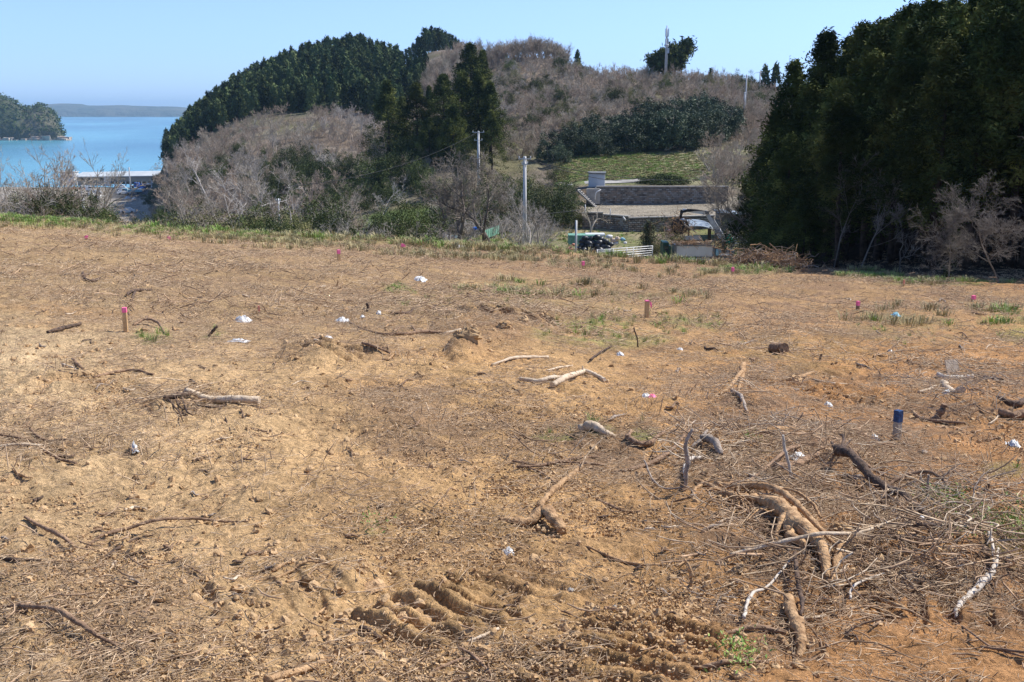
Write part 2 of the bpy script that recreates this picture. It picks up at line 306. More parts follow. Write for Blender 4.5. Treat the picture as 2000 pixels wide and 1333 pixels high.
M['asphalt'] = material('asphalt', (.05, .05, .052), (.085, .083, .08), .4, .9)
M['tin'] = material('blue_grey_tin_roof', (.22, .27, .31), (.30, .35, .39), 1, .5, spec=.4)
M['netgreen'] = material('green_netting', (.10, .26, .18), (.22, .40, .30), 6, .7)
M['buoy_orange'] = material('faded_orange_float', (.62, .22, .14), (.72, .33, .22), 4, .6)
M['skin'] = material('skin', (.45, .28, .20))
M['tan_bag'] = material('tan_sack', (.58, .44, .32), (.72, .60, .48), 6, .8)
M['moss_wall'] = material('vine_leaves', (.05, .06, .025), (.14, .14, .06), 5, .8)
M['rock'] = material('shore_rock', (.30, .22, .17), (.55, .47, .38), .05, .9, .6, .2, coords='World')
# ------------------------------------------------------------------ ground colours (soil, litter, grass and a darkened forest floor)
def lerp3(c, d, w): return c*(1-w[..., None])+np.array(d)*w[..., None]
GRASS_PX = [(120, 428, 190, 18, 1), (300, 452, 150, 12, .7), (460, 458, 90, 9, .8), (700, 462, 220, 16, .55), (775, 565, 32, 9, .9), (1000, 562, 60, 20, .5), (1180, 650, 150, 34, .75), (1340, 635, 90, 22, .6),
            (295, 662, 50, 12, .8), (420, 655, 30, 12, .6), (1080, 855, 50, 10, .7), (1175, 840, 30, 12, .7), (1260, 850, 35, 16, .7), (1700, 536, 70, 9, .95), (1850, 552, 140, 7, .7),
            (1450, 530, 100, 8, .6), (1960, 620, 60, 25, .5), (1990, 655, 40, 20, .6), (1780, 640, 130, 40, .25), (1480, 880, 30, 6, .6), (1980, 1060, 60, 50, .5), (1860, 1010, 40, 20, .4), (1960, 920, 50, 20, .4), (1440, 1300, 25, 18, .5),
            (730, 1043, 14, 7, .5), (1310, 780, 14, 7, .4), (1150, 1310, 40, 10, .15), (1560, 690, 200, 50, .15), (820, 600, 120, 30, .15), (1100, 585, 300, 30, .2)]
LITTER_PX = [(1650, 1050, 330, 170, 1), (1850, 1080, 250, 120, 1), (1500, 870, 330, 90, .9), (950, 860, 300, 90, .6), (1100, 910, 250, 60, .8), (150, 1230, 240, 130, .8), (1700, 600, 330, 60, .6), (60, 1120, 160, 60, .7),
             (1450, 760, 160, 60, .9), (1880, 760, 170, 60, .6), (800, 790, 120, 50, .6), (1050, 1300, 120, 60, .5), (340, 790, 140, 40, .7), (60, 840, 130, 60, .6), (900, 560, 900, 90, .5), (700, 480, 700, 40, .5), (1520, 1230, 180, 90, .7), (600, 640, 600, 60, .35), (1950, 1120, 150, 120, .9)]
def near_color(x, y, z):
    px, py = proj(x, y, z)
    n1 = vnoise(x/2.6, y/2.6, 81); n2 = vnoise(x/.7, y/.7, 82); n3 = vnoise(x/.16, y/.16, 83)
    c = np.ones(x.shape+(3,))*np.array([.56, .345, .155])
    c = lerp3(c, (.68, .49, .275), sst(1000, 150, px)*(.3+.7*n1))              # paler, drier on the left
    c = lerp3(c, (.66, .39, .17), sst(.62, .85, n1*.5+n2*.5)*.8)             # orange subsoil
    c = lerp3(c, (.47, .235, .095), sst(1000, 1650, px)*.8)                   # redder on the right
    c = lerp3(c, (.34, .225, .115), sst(760, 520, py)*.85)                     # far field: straw cover
    c = lerp3(c, (.27, .16, .085), sst(.5, .75, n2*.6+n3*.4)*.6*(.4+.6*sst(400, 1400, px)))
    c = lerp3(c, (.34, .175, .08), np.exp(-((py-(520+.085*(px-1550)))/12)**2)*sst(1480, 1560, px)*.75)       # vehicle track by the forest
    c = lerp3(c, (.30, .17, .09), blobs(px, py, [(970, 640, 130, 45, .7), (1200, 520, 330, 25, .45), (900, 497, 200, 14, .4)])*(.5+.5*n3))
    lit = blobs(px, py, LITTER_PX); c = lerp3(c, (.235, .155, .105), lit*sst(.35, .65, n2*.5+n3*.5)*.7)
    c = lerp3(c, (.055, .04, .028), sst(1540, 1600, px)*sst(-5, 8, np.interp(px, [1540, 1600, 1700, 2000, 2400], [520, 522, 533, 549, 560])-py)*sst(.1, .5, n2+.4))  # much darker ground past the forest edge
    g = blobs(px, py, GRASS_PX); c = lerp3(c, (.22, .27, .075), g*sst(.3, .6, n2*.5+n3*.5)*.8)
    return c
def far_color(x, y, z):
    px, py = proj(x, y, z); n1 = vnoise(x/16, y/16, 91); n2 = vnoise(x/4, y/4, 92); n3 = vnoise(x/1.2, y/1.2, 93)
    c = np.ones(x.shape+(3,))*np.array([.165, .125, .085])
    c = lerp3(c, (.235, .195, .15), sst(.4, .7, n2)*.7); c = lerp3(c, (.13, .145, .06), sst(.52, .8, n1)*.5)
    ev = sst(180, 240, y)*sst(760, 690, px)*sst(60, 20, (py-(60+.38*np.abs(px-700)**1.0)))
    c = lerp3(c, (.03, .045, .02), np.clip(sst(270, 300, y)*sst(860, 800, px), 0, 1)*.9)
    mead = sst(1080, 1140, px)*sst(1500, 1400, px)*sst(128, 133, y)*sst(170, 160, y)
    c = lerp3(c, (.15, .215, .055), mead*(.55+.45*n2)); c = lerp3(c, (.27, .23, .15), mead*sst(1230, 1330, px+60*n2)*.75)
    c = lerp3(c, (.115, .17, .045), sst(690, 730, px)*sst(900, 860, px)*sst(105, 112, y)*sst(134, 128, y)*.9)
    yard = sst(880, 930, px)*sst(1520, 1450, px)*sst(60, 66, y)*sst(112.3, 112, y)
    c = lerp3(c, (.20, .21, .08), yard*(.5+.5*n2)); c = lerp3(c, (.34, .27, .17), yard*sst(.45, .75, n3*.5+n1*.5)*.85)
    terr = sst(1130, 1150, px)*sst(1500, 1440, px)*sst(112.3, 112.8, y)*sst(124.4, 124, y)
    c = lerp3(c, (.33, .29, .22), terr*(.7+.3*n3))
    c = lerp3(c, (.235, .225, .11), sst(64, 52, y)*sst(1560, 1500, px)*.9); c = lerp3(c, (.34, .28, .17), sst(70, 52, y)*sst(1560, 1500, px)*sst(.5, .7, n3)*.7)
    c = lerp3(c, (.05, .035, .025), sst(1540, 1600, px)*.9)  # same darkened ground carried on under the right forest
    harb = sst(300, 285, px)*sst(240, 270, y)
    c = lerp3(c, (.34, .30, .25), harb*.9); c = lerp3(c, (.06, .06, .062), harb*sst(355, 365, y)*sst(210, 216, px)*.9)
    return c
def grid_mesh(name, ts, ds, mat_, colf, drop=None):
    Tg, Dg = np.meshgrid(ts, ds); x = Tg*Dg; y = Dg; z = H(x, y)
    if drop is not None: z = z-drop(y)
    col = colf(x.ravel(), y.ravel(), z.ravel()); nx = len(ts); ny = len(ds)
    i = (np.arange(ny-1)[:, None]*nx+np.arange(nx-1)[None]).ravel()
    mb = MB(); mb.add(np.stack([x.ravel(), y.ravel(), z.ravel()], 1), np.stack([i, i+1, i+nx+1, i+nx], 1), 0, True)
    return mb.build(name, mat_, None, col)
ts = np.concatenate([np.linspace(-1.15, -.57, 50)[:-1], np.linspace(-.57, .57, 880), np.linspace(.57, 1.15, 50)[1:]])
ds = np.concatenate([np.exp(np.linspace(math.log(1.2), math.log(3.2), 50))[:-1], np.exp(np.linspace(math.log(3.2), math.log(16), 470))[:-1], np.exp(np.linspace(math.log(16), math.log(46), 130))])
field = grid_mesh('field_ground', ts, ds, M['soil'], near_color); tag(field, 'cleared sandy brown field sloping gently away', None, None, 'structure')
ts = np.linspace(-1.15, 1.15, 560); ds = np.concatenate([np.exp(np.linspace(math.log(45), math.log(111.8), 80))[:-1], [111.9, 112.0, 112.5, 112.7], np.linspace(113.5, 123.8, 9), [124.0, 124.5, 124.8], np.exp(np.linspace(math.log(126), math.log(620), 170))])
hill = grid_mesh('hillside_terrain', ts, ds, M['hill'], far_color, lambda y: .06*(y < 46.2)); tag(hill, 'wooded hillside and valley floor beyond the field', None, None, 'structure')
# ------------------------------------------------------------------ sea and coasts
def sea():
    m = bpy.data.materials.new('sea_water'); m.use_nodes = True; nt = m.node_tree; b = nt.nodes['Principled BSDF']; L = nt.links.new
    g = nt.nodes.new('ShaderNodeNewGeometry').outputs['Position']
    mp = nt.nodes.new('ShaderNodeMapping'); mp.inputs['Scale'].default_value = (.004, .0013, 1); L(g, mp.inputs[0])
    n = nt.nodes.new('ShaderNodeTexNoise'); n.inputs['Scale'].default_value = 1; n.inputs['Detail'].default_value = 6; L(mp.outputs[0], n.inputs['Vector'])
    r = nt.nodes.new('ShaderNodeValToRGB'); e = r.color_ramp.elements; e[0].position = .38; e[0].color = (.035, .15, .23, 1); e[1].position = .6; e[1].color = (.11, .32, .40, 1)
    L(n.outputs[0], r.inputs[0]); L(r.outputs[0], b.inputs['Base Color']); b.inputs['Roughness'].default_value = .22; b.inputs['IOR'].default_value = 1.33
    n2 = nt.nodes.new('ShaderNodeTexNoise'); n2.inputs['Scale'].default_value = .35; n2.inputs['Detail'].default_value = 6; L(g, n2.inputs['Vector'])
    bp = nt.nodes.new('ShaderNodeBump'); bp.inputs['Strength'].default_value = .5; bp.inputs['Distance'].default_value = 1.2; L(n2.outputs[0], bp.inputs['Height']); L(bp.outputs[0], b.inputs['Normal'])
    V = [(-40000, -2000, 0), (40000, -2000, 0), (40000, 50000, 0), (-40000, 50000, 0)]
    mb = MB(); mb.add(V, [[0, 1, 2, 3]]); tag(mb.build('sea', m), 'calm blue sea of the bay reaching the horizon', None, None, 'structure')
sea()
def headland(name, label, cols, d0, depth, mat_, amp, wl, seed, rock=None):
    """a coastal hill: outline heights given per px, a true 3-D ridge of the given depth"""
    pxs = np.arange(cols[0][0], cols[-1][0]+1, max(1.0, (cols[-1][0]-cols[0][0])/240)); tp = np.interp(pxs, [c[0] for c in cols], [c[1] for c in cols])
    t, k = tk(pxs, tp); hz = CZ+k*(d0+depth*.5); n = 60; v = np.linspace(0, 1, n)
    X = t[None]*(d0+depth*v[:, None]); Y = (d0+depth*v)[:, None]+0*X
    prof = np.sin(np.pi*np.clip(v*1.25, 0, 1)**.62)[:, None]
    Z = np.maximum(hz[None]*prof, -3)+amp*prof*(fbm(X, Y, wl, 3, seed))*np.minimum(1, hz[None]/20)
    Z[0] = -6; Z[-1] = -6; nx = len(pxs); i = (np.arange(n-1)[:, None]*nx+np.arange(nx-1)[None]).ravel()
    mb = MB(); mb.add(np.stack([X.ravel(), Y.ravel(), Z.ravel()], 1), np.stack([i, i+1, i+nx+1, i+nx], 1), 0, True)
    return tag(mb.build(name, mat_), label, None, None, 'structure'), X, Y, Z
M['coast'] = material('wooded_coast', (.035, .05, .022), (.12, .11, .07), .02, .95, .8, .05, coords='World')
M['coast_far'] = material('far_wooded_coast', (.05, .065, .035), (.13, .125, .085), .006, .95, .5, .02, coords='World')
_, hx, hy, hz_ = headland('headland', 'rocky wooded headland at the left edge of the bay', [(-700, 130), (-300, 150), (-60, 185), (0, 194), (25, 201), (48, 214), (75, 207), (95, 213), (108, 225), (114, 240), (119, 256), (126, 266)], 1180, 260, M['coast'], 4, 30, 3)
headland('distant_coast', 'low hazy coastline across the bay on the horizon', [(-900, 206), (-200, 207), (60, 207), (95, 205), (120, 203), (160, 204), (172, 207), (210, 207), (235, 206.5), (265, 208), (300, 209), (345, 210), (380, 213), (420, 217), (560, 219)], 6300, 1500, M['coast_far'], 5, 260, 4)
# ------------------------------------------------------------------ plant generators
def leaves(C, n, spread, size, r, asp=1.0, up=0.0):
    """n small rhombic leaf faces round each centre of C"""
    N = len(C)*n; c = np.repeat(C, n, 0)+r.normal(size=(N, 3))*np.asarray(spread)
    a = r.normal(size=(N, 3)); a[:, 2] += up; a /= np.linalg.norm(a, axis=1, keepdims=True)
    b = np.cross(a, r.normal(size=(N, 3))); b /= np.linalg.norm(b, axis=1, keepdims=True)+1e-9
    s = size*(.6+.8*r.random((N, 1))); a = a*s*asp; b = b*s*.5
    V = np.stack([c-a*.5, c+b*.5, c+a*.5, c-b*.5], 1).reshape(-1, 3)
    return V, np.arange(N*4).reshape(-1, 4)
def branching(r, h, tr, stems, nch, ang, ratio, trop=.15, lean=.15, wob=.16, K0=9, first=.3, droop=0):
    """vectorised bare-tree skeleton: list of (points, radii) per level"""
    out = []
    d = np.stack([r.normal(size=stems)*lean, r.normal(size=stems)*lean, np.ones(stems)], 1); d /= np.linalg.norm(d, axis=1, keepdims=True)
    def run(P0, D, Ln, R0, K, w, tp):
        B = len(P0); P = np.zeros((B, K, 3)); P[:, 0] = P0; D = D.copy(); step = Ln/(K-1)
        for i in range(1, K):
            D = D+r.normal(size=D.shape)*w; D[:, 2] += tp; D /= np.linalg.norm(D, axis=1, keepdims=True); P[:, i] = P[:, i-1]+D*step[:, None]
        R = R0[:, None]*np.linspace(1, .28, K)[None]; return P, R
    P0 = np.stack([r.normal(size=stems)*tr*1.6*(stems > 1), r.normal(size=stems)*tr*1.6*(stems > 1), np.full(stems, -.15)], 1)
    P, R = run(P0, d, h*(.75+.3*r.random(stems)), np.full(stems, tr)*(.7+.5*r.random(stems)), K0, wob, .02); out.append((P, R))
    for lv, n in enumerate(nch):
        B, K, _ = P.shape; Ln = np.linalg.norm(np.diff(P, axis=1), axis=2).sum(1)
        p = np.repeat(np.arange(B), n); u = (first if lv == 0 else .2)+(1-(first if lv == 0 else .2))*r.random(len(p)); u = u*(K-1); i = np.minimum(u.astype(int), K-2); f = (u-i)[:, None]
        Q = P[p, i]*(1-f)+P[p, i+1]*f; T = P[p, i+1]-P[p, i]; T /= np.linalg.norm(T, axis=1, keepdims=True)
        pr = np.cross(T, r.normal(size=T.shape)); pr /= np.linalg.norm(pr, axis=1, keepdims=True)
        an = ang*(.7+.6*r.random(len(p)))[:, None]; D = T*np.cos(an)+pr*np.sin(an)
        L2 = Ln[p]*ratio*(.5+.7*r.random(len(p)))*(1.15-.5*u/(K-1)); R2 = (R[p, i]*.62)*(.6+.5*r.random(len(p)))
        P, R = run(Q, D, L2, R2, max(3, 6-lv), wob*1.25, trop-droop*lv); out.append((P, R))
    return out
def skel_mesh(mb, sk, minr, m=0, from_=0, to=99):
    for lv, (P, R) in enumerate(sk):
        if from_ <= lv < to: V, Q = tubes(P, np.maximum(R, minr), (8, 6, 4, 3, 3, 3)[lv]); mb.add(V, Q, m, True)
def tips(sk, lv=-1): return sk[lv][0][:, -1]
def bare_mesh(seed, h, tr, stems, nch, ang, ratio, minr, mat_, **k):
    r = np.random.default_rng(seed); mb = MB(); skel_mesh(mb, branching(r, h, tr, stems, nch, ang, ratio, **k), minr); return mb.mesh(mat_, 'bare_tree')
def cedar_parts(seed, h=12., rad=2.2, cb=.22, nc=300, nl=40, ls=.17, gap=.5):
    r = np.random.default_rng(seed); n = nc
    f = cb+(1-cb)*r.random(n)**.85; ph = r.random(n)*2*np.pi
    lump = 1+.28*np.sin(ph*3+f*17+seed)+.18*np.sin(ph*5-f*31)
    q = (f-cb)/(1-cb); pr = rad*np.minimum(1, q*5+.45)*(1-q)**.86*lump*1.12; rr = pr*(.45+.6*r.random(n)**.5)
    C = np.stack([np.cos(ph)*rr, np.sin(ph)*rr, f*h+.1*rr], 1); sp = (.13+.11*(1-q))[:, None]
    V, Q = leaves(C, nl, np.repeat(np.concatenate([sp, sp, sp*1.1], 1)*rad/1.9*.95, nl, 0), ls, r, 1.5, .35)
    mb = MB(); mb.add(V, Q)
    P = np.stack([np.zeros(8), np.zeros(8), np.linspace(-.3, h*.96, 8)], 1); P[:, :2] += r.normal(size=(8, 2))*.05
    tk_ = MB(); tk_.tube(P, np.linspace(.19, .03, 8)*h/12, 7)
    nb = 40; z0 = h*(cb*.7+(.93-cb)*r.random(nb)); a = r.random(nb)*6.28; L_ = rad*.8*(1-z0/h)**.6; s = np.linspace(0, 1, 4)
    PP = np.stack([np.cos(a)[:, None]*L_[:, None]*s, np.sin(a)[:, None]*L_[:, None]*s, z0[:, None]+L_[:, None]*.25*s], 2)
    V, Q = tubes(PP, np.full((nb, 4), .025)*np.linspace(1, .4, 4), 3); tk_.add(V, Q)
    nd = 26; z0 = h*(.08+cb*r.random(nd)*1.2); a = r.random(nd)*6.28; L_ = .4+.7*r.random(nd)
    PP = np.stack([np.cos(a)[:, None]*L_[:, None]*s, np.sin(a)[:, None]*L_[:, None]*s, z0[:, None]-L_[:, None]*.2*s*s], 2)
    V, Q = tubes(PP, np.full((nd, 4), .012)*np.linspace(1, .4, 4), 3); tk_.add(V, Q)
    return mb.mesh(M['cedar'], 'cedar_crown'), tk_.mesh(M['trunk'], 'cedar_trunk')
def bush_mesh(seed, w, h, nc, nl, ls, mat_, stems=True, fill=.55):
    r = np.random.default_rng(seed); ph = r.random(nc)*6.28; el = np.arccos(1-r.random(nc)*1.05); q = fill+(1-fill)*r.random(nc)
    lump = 1+.22*np.sin(ph*3+seed)+.15*np.sin(ph*7+el*5)
    C = np.stack([np.cos(ph)*np.sin(el)*w*.5*q*lump, np.sin(ph)*np.sin(el)*w*.5*q*lump, h*(.16+.84*np.maximum(np.cos(el), 0)*q*lump)], 1)
    V, Q = leaves(C, nl, (w*.055, w*.055, h*.055), ls, r, 1.5, .2); mb = MB(); mb.add(V, Q, 0)
    if stems: skel_mesh(mb, branching(r, h*.75, .05*h/2, 4, (4, 4), .6, .5, lean=.5), .01, 1)
    return mb.mesh([mat_, M['bare']], 'shrub')
# scatter of true geometry by geometry nodes (for stuff only)
def scatter(name, label, pts, rot, scl, idx, temps, kind='stuff'):
    me = bpy.data.meshes.new(name); n = len(pts); me.vertices.add(n); me.vertices.foreach_set('co', np.asarray(pts, np.float32).ravel())
    for nm, a in (('rot', rot), ('scl', scl)):
        t = me.attributes.new(nm, 'FLOAT_VECTOR', 'POINT'); t.data.foreach_set('vector', np.asarray(a, np.float32).ravel())
    t = me.attributes.new('pick', 'INT', 'POINT'); t.data.foreach_set('value', np.asarray(idx, np.int32))
    o = bpy.data.objects.new(name, me); COL.objects.link(o); me.update()
    ng = bpy.data.node_groups.new(name, 'GeometryNodeTree'); ng.interface.new_socket('Geometry', in_out='INPUT', socket_type='NodeSocketGeometry'); ng.interface.new_socket('Geometry', in_out='OUTPUT', socket_type='NodeSocketGeometry')
    N = ng.nodes.new; L = ng.links.new; gi = N('NodeGroupInput'); go = N('NodeGroupOutput'); j = N('GeometryNodeJoinGeometry')
    def attr(nm, ty): a = N('GeometryNodeInputNamedAttribute'); a.data_type = ty; a.inputs['Name'].default_value = nm; return a.outputs['Attribute']
    rt = attr('rot', 'FLOAT_VECTOR'); sc_ = attr('scl', 'FLOAT_VECTOR'); pk = attr('pick', 'INT'); e2 = N('FunctionNodeEulerToRotation'); L(rt, e2.inputs[0])
    for k, tm in enumerate(temps):
        ob = bpy.data.objects.new(name+'_piece', tm); oi = N('GeometryNodeObjectInfo'); oi.inputs['Object'].default_value = ob
        c = N('FunctionNodeCompare'); c.data_type = 'INT'; c.operation = 'EQUAL'; L(pk, c.inputs[2]); c.inputs[3].default_value = k
        ip = N('GeometryNodeInstanceOnPoints'); L(gi.outputs[0], ip.inputs['Points']); L(c.outputs[0], ip.inputs['Selection']); L(oi.outputs['Geometry'], ip.inputs['Instance'])
        L(e2.outputs[0], ip.inputs['Rotation']); L(sc_, ip.inputs['Scale']); L(ip.outputs[0], j.inputs[0])
    L(j.outputs[0], go.inputs[0]); md = o.modifiers.new('scatter', 'NODES'); md.node_group = ng
    tag(o, label, None, None, kind); return o
def scat_simple(name, label, x, y, temps, s0, s1, zoff=0, tilt=.08, zs=None, r=rng):
    n = len(x); z = H(x, y)+zoff; rot = np.stack([r.normal(size=n)*tilt, r.normal(size=n)*tilt, r.random(n)*6.283], 1); s = s0+(s1-s0)*r.random(n)**1.6
    S = np.repeat(s[:, None], 3, 1)
    if zs is not None: S[:, 2] *= zs
    return scatter(name, label, np.stack([x, y, z], 1), rot, S, r.integers(0, len(temps), n), temps)
def view_pts(n, y0, y1, tmax=.62, pw=1.0, r=rng):
    """points spread evenly over the ground inside the fan y0..y1"""
    u = r.random(n); y = (y0**pw+(y1**pw-y0**pw)*u)**(1/pw); t = (r.random(n)*2-1)*tmax; return t*y, y
# ------------------------------------------------------------------ trees: the cedar forest on the right
CED = [cedar_parts(s, 12, w, cb, nc, nl, .13) for s, w, cb, nc, nl in ((1, 2.0, .25, 210, 84), (2, 2.3, .18, 230, 84), (3, 1.8, .32, 190, 84), (4, 2.2, .12, 230, 84))]
def outline_r(px): return np.interp(px, [1440, 1470, 1500, 1525, 1553, 1580, 1617, 1640, 1660, 1689, 1727, 1761, 1783, 1820, 1870, 2000, 2400], [400, 340, 255, 200, 118, 118, 63, 92, 74, 47, 40, 25, 11, 0, -40, -120, -220])
def cedar(px, d, top, label, group, wid=1.0, tpl=None, squash=None):
    t, k = tk(px, top); x, y = float(t*d), float(d); z0 = float(H(x, y, False)); h = CZ+float(k)*d-z0
    if h < 2: return
    r = empty('cedar_tree', (x, y, z0-.1), rng.random()*6.28); c, tr = CED[int(rng.integers(4)) if tpl is None else tpl]; s = h/12
    for nm, me in (('crown', c), ('trunk', tr)):
        o = link_copy(nm, me, (0, 0, 0), 0, (wid*(s**.5 if nm == 'crown' else s), wid*(s**.5 if nm == 'crown' else s), s), r)
    tag(r, label, 'tree', group)
FL = 'tall dark cedar in the dense forest on the right'; FG = 'cedars of the forest on the right'
edge = [(1553, 58, 118), (1617, 56, 63), (1660, 57, 76), (1689, 53, 47), (1727, 52, 40), (1761, 50, 26), (1783, 48, 11), (1820, 46, 2)]
names = ['leftmost cedar spire where the right forest meets the sky', 'tall cedar second in the skyline of the right forest, with a pointed top', 'narrow cedar between two taller tops in the right forest skyline', 'rounded cedar top on the right forest skyline beside the narrow one',
         'cedar on the right forest skyline just before it climbs out of frame', 'bushy cedar near the top of the right forest skyline', 'high cedar close to the upper edge of the picture on the right', 'highest cedar crown still against the sky on the right']
for (px, d, top), nm in zip(edge, names): cedar(px, d, top, nm, FG, 1.25)
for px, d, dt in [(1585, 54, 50), (1525, 62, 10), (1500, 64, 15), (1478, 66, 8), (1545, 50, 120), (1640, 51, 60), (1600, 48, 170), (1575, 47, 260), (1672, 47, 110), (1710, 45, 60), (1745, 44, 80), (1790, 43, 40), (1830, 42, 50), (1535, 56, 200), (1500, 58, 130), (1515, 53, 220)]:
    cedar(px, d, float(outline_r(px))+dt, FL, FG, 1.25 if px > 1560 else 1.05, 3 if px < 1620 else None)
for px in range(1640, 2420, 46):
    for row, d in enumerate((39.5, 43, 48, 56, 66)):
        if px < 1780 and row < 1: continue
        p = px+rng.normal()*14+row*17; dd = d+rng.normal()*1.0-(px-1700)*.004
        cedar(p, dd, float(outline_r(p))+20+abs(rng.normal())*70+(2-min(row, 2))*25, FL, FG, 1.15, None if row > 1 else int(rng.choice([0, 2])))
# ------------------------------------------------------------------ the cedars in the middle distance
GM = 'cedars of the clump in the middle of the valley'
for px, d, top, w, nm in [(755, 158, 158, 1.5, 'leftmost cedar of the clump in the middle, with brownish tips'), (812, 156, 163, 1.6, 'broad bright green cedar left of centre in the middle clump'), (838, 166, 168, .9, 'narrow cedar peeping between two wider ones in the middle clump'),
     (866, 154, 146, 1.6, 'pointed cedar at the centre of the middle clump'), (903, 158, 140, 1.5, 'cedar right of the pointed one in the middle clump'), (918, 178, 86, 1.7, 'tall round-headed cedar rising behind the middle clump'), (943, 180, 98, 1.1, 'slimmer cedar touching the tall round-headed one on its right'),
     (935, 157, 136, 1.5, 'cedar with a dense dark crown right of centre in the middle clump'), (957, 155, 160, 1.3, 'rightmost cedar of the middle clump beside the bare slope'), (785, 164, 190, 1.2, 'small cedar half hidden near the left of the middle clump'), (885, 150, 205, 1.3, 'short dark cedar low in front of the middle clump'), (838, 151, 230, 1.3, 'low cedar in front between the two left cedars of the clump'), (960, 150, 215, 1.1, 'low dark cedar at the right foot of the middle clump')]:
    cedar(px, d, top, nm, GM, w, int(rng.choice([1, 3])))
# ------------------------------------------------------------------ conifers of the hill
def hillcon(seed, h, w, n=60, nl=7):
    r = np.random.default_rng(seed); q = r.random(n)**.8; ph = r.random(n)*6.28; rr = w*.5*(1-q)**.75*(.5+.5*r.random(n)); C = np.stack([np.cos(ph)*rr, np.sin(ph)*rr, h*(.1+.88*q)], 1)
    V, Q = leaves(C, nl, (.3, .3, .45), .75, r, 1.8, .9); mb = MB(); mb.add(V, Q); mb.tube([(0, 0, -.5), (0, 0, h*.9)], [.18, .05], 5, 1); return mb.mesh([M['cedar_far'], M['trunk']], 'conifer')
HC = [hillcon(s, 8.5, 4.2) for s in (1, 2, 3, 4, 5)]
def plant_on(name, me, px, d, s, label, cat, group, sq=1):
    t = float(tk(px, 218)[0]); x, y = t*d, d; z = float(H(np.float64(x), np.float64(y), False))
    o = link_copy(name, me, (x, y, z-.1), rng.random()*6.28, (s, s, s*sq)); return tag(o, label, cat, group)
def con_region(px, d):   # lower edge of the planted conifers on the left hill, as depth
    return d > np.interp(px, [300, 345, 400, 470, 500, 560, 600, 650, 700, 740, 775, 800, 830, 845], [300, 295, 300, 290, 292, 290, 282, 285, 270, 258, 256, 276, 320, 400])
pts = []
while len(pts) < 1250:
    px = 320+rng.random()*515; d = 256+(415-256)*rng.random()**.9
    if con_region(px, d) and (px < 785 or d < 352): pts.append((px, d))
pts.sort(key=lambda p: p[1]); CL = 'dark green conifer of the dense plantation covering the left hill'
ind = pts[:250]; rest = pts[250:]
for px, d in ind: plant_on('conifer', HC[int(rng.integers(5))], px, d, .55+.35*rng.random(), CL, 'tree', 'conifers on the left hill')
def lots(name, label, L, temps, s0, s1, zoff=-.1):
    L = np.array(L); t = tk(L[:, 0], 218)[0]; return scat_simple(name, label, t*L[:, 1], L[:, 1], temps, s0, s1, zoff, .04)
lots('distant_conifer_wood', 'mass of conifers near the top of the left hill', rest, HC, .5, .95)
for px, d, s in [(788, 425, .75), (802, 425, .8), (818, 427, 1.0), (832, 428, 1.25), (845, 428, 1.2), (858, 428, 1.1), (872, 428, 1.0), (885, 428, .85), (897, 426, .7), (826, 420, .9), (850, 420, .9), (868, 420, .8), (795, 421, .75), (810, 422, .85), (838, 424, 1.1), (865, 425, 1.0), (879, 424, .85), (891, 423, .75), (902, 424, .6), (820, 428, 1.0), (852, 430, 1.1), (841, 418, .9), (783, 420, .65), (859, 419, .85), (873, 420, .8), (833, 421, 1.0)]:
    plant_on('conifer', HC[int(rng.integers(5))], px, d, s*.92, 'dark conifer on the small second summit behind the left hill', 'tree', 'conifers on the second summit')
for px, d, s, nm in [(752, 402, .95, 'conifer standing up at the right shoulder of the left hill skyline'), (764, 400, .95, 'last tall conifer before the dip in the left hill skyline'), (1127, 268, .55, 'tiny conifer spire on the ridge right of the bare summit wood'), (1491, 246, .72, 'small conifer on the ridge beside the far power pole'), (1512, 246, .8, 'small conifer on the ridge close to the dark forest'), (1385, 262, .4, 'flat-topped evergreen on the right of the ridge')]:
    plant_on('conifer', HC[int(rng.integers(5))], px, d, s, nm, 'tree', 'conifers along the ridges')
# spreading pines beside the mast
def pine(seed, w, h, flat):
    r = np.random.default_rng(seed); sk = branching(r, h*.8, .28, 2, (9, 5), .9, .5, trop=.04, lean=.12, first=.3); mb = MB(); skel_mesh(mb, sk, .04, 1)
    C = np.concatenate([tips(sk, 1), tips(sk, 2), sk[2][0][:, 2]]); V, Q = leaves(C, 34, (w*.055, w*.055, .3), .38, r, 1.7, .2); mb.add(V, Q, 0); return mb.mesh([M['cedar'], M['trunk']], 'pine')
plant_on('pine_tree', pine(5, 9, 5.2, 1), 1275, 258, 1.55, 'spreading dark pine on the ridge left of the antenna mast', 'tree', 'pines by the mast')
plant_on('pine_tree', pine(8, 8, 7.2, 0), 1318, 258, 1.6, 'tall dark pine on the ridge right of the antenna mast', 'tree', 'pines by the mast')
plant_on('pine_tree', pine(9, 8, 6.4, 0), 1303, 260, 1.45, 'dark pine directly behind the antenna mast', 'tree', 'pines by the mast')
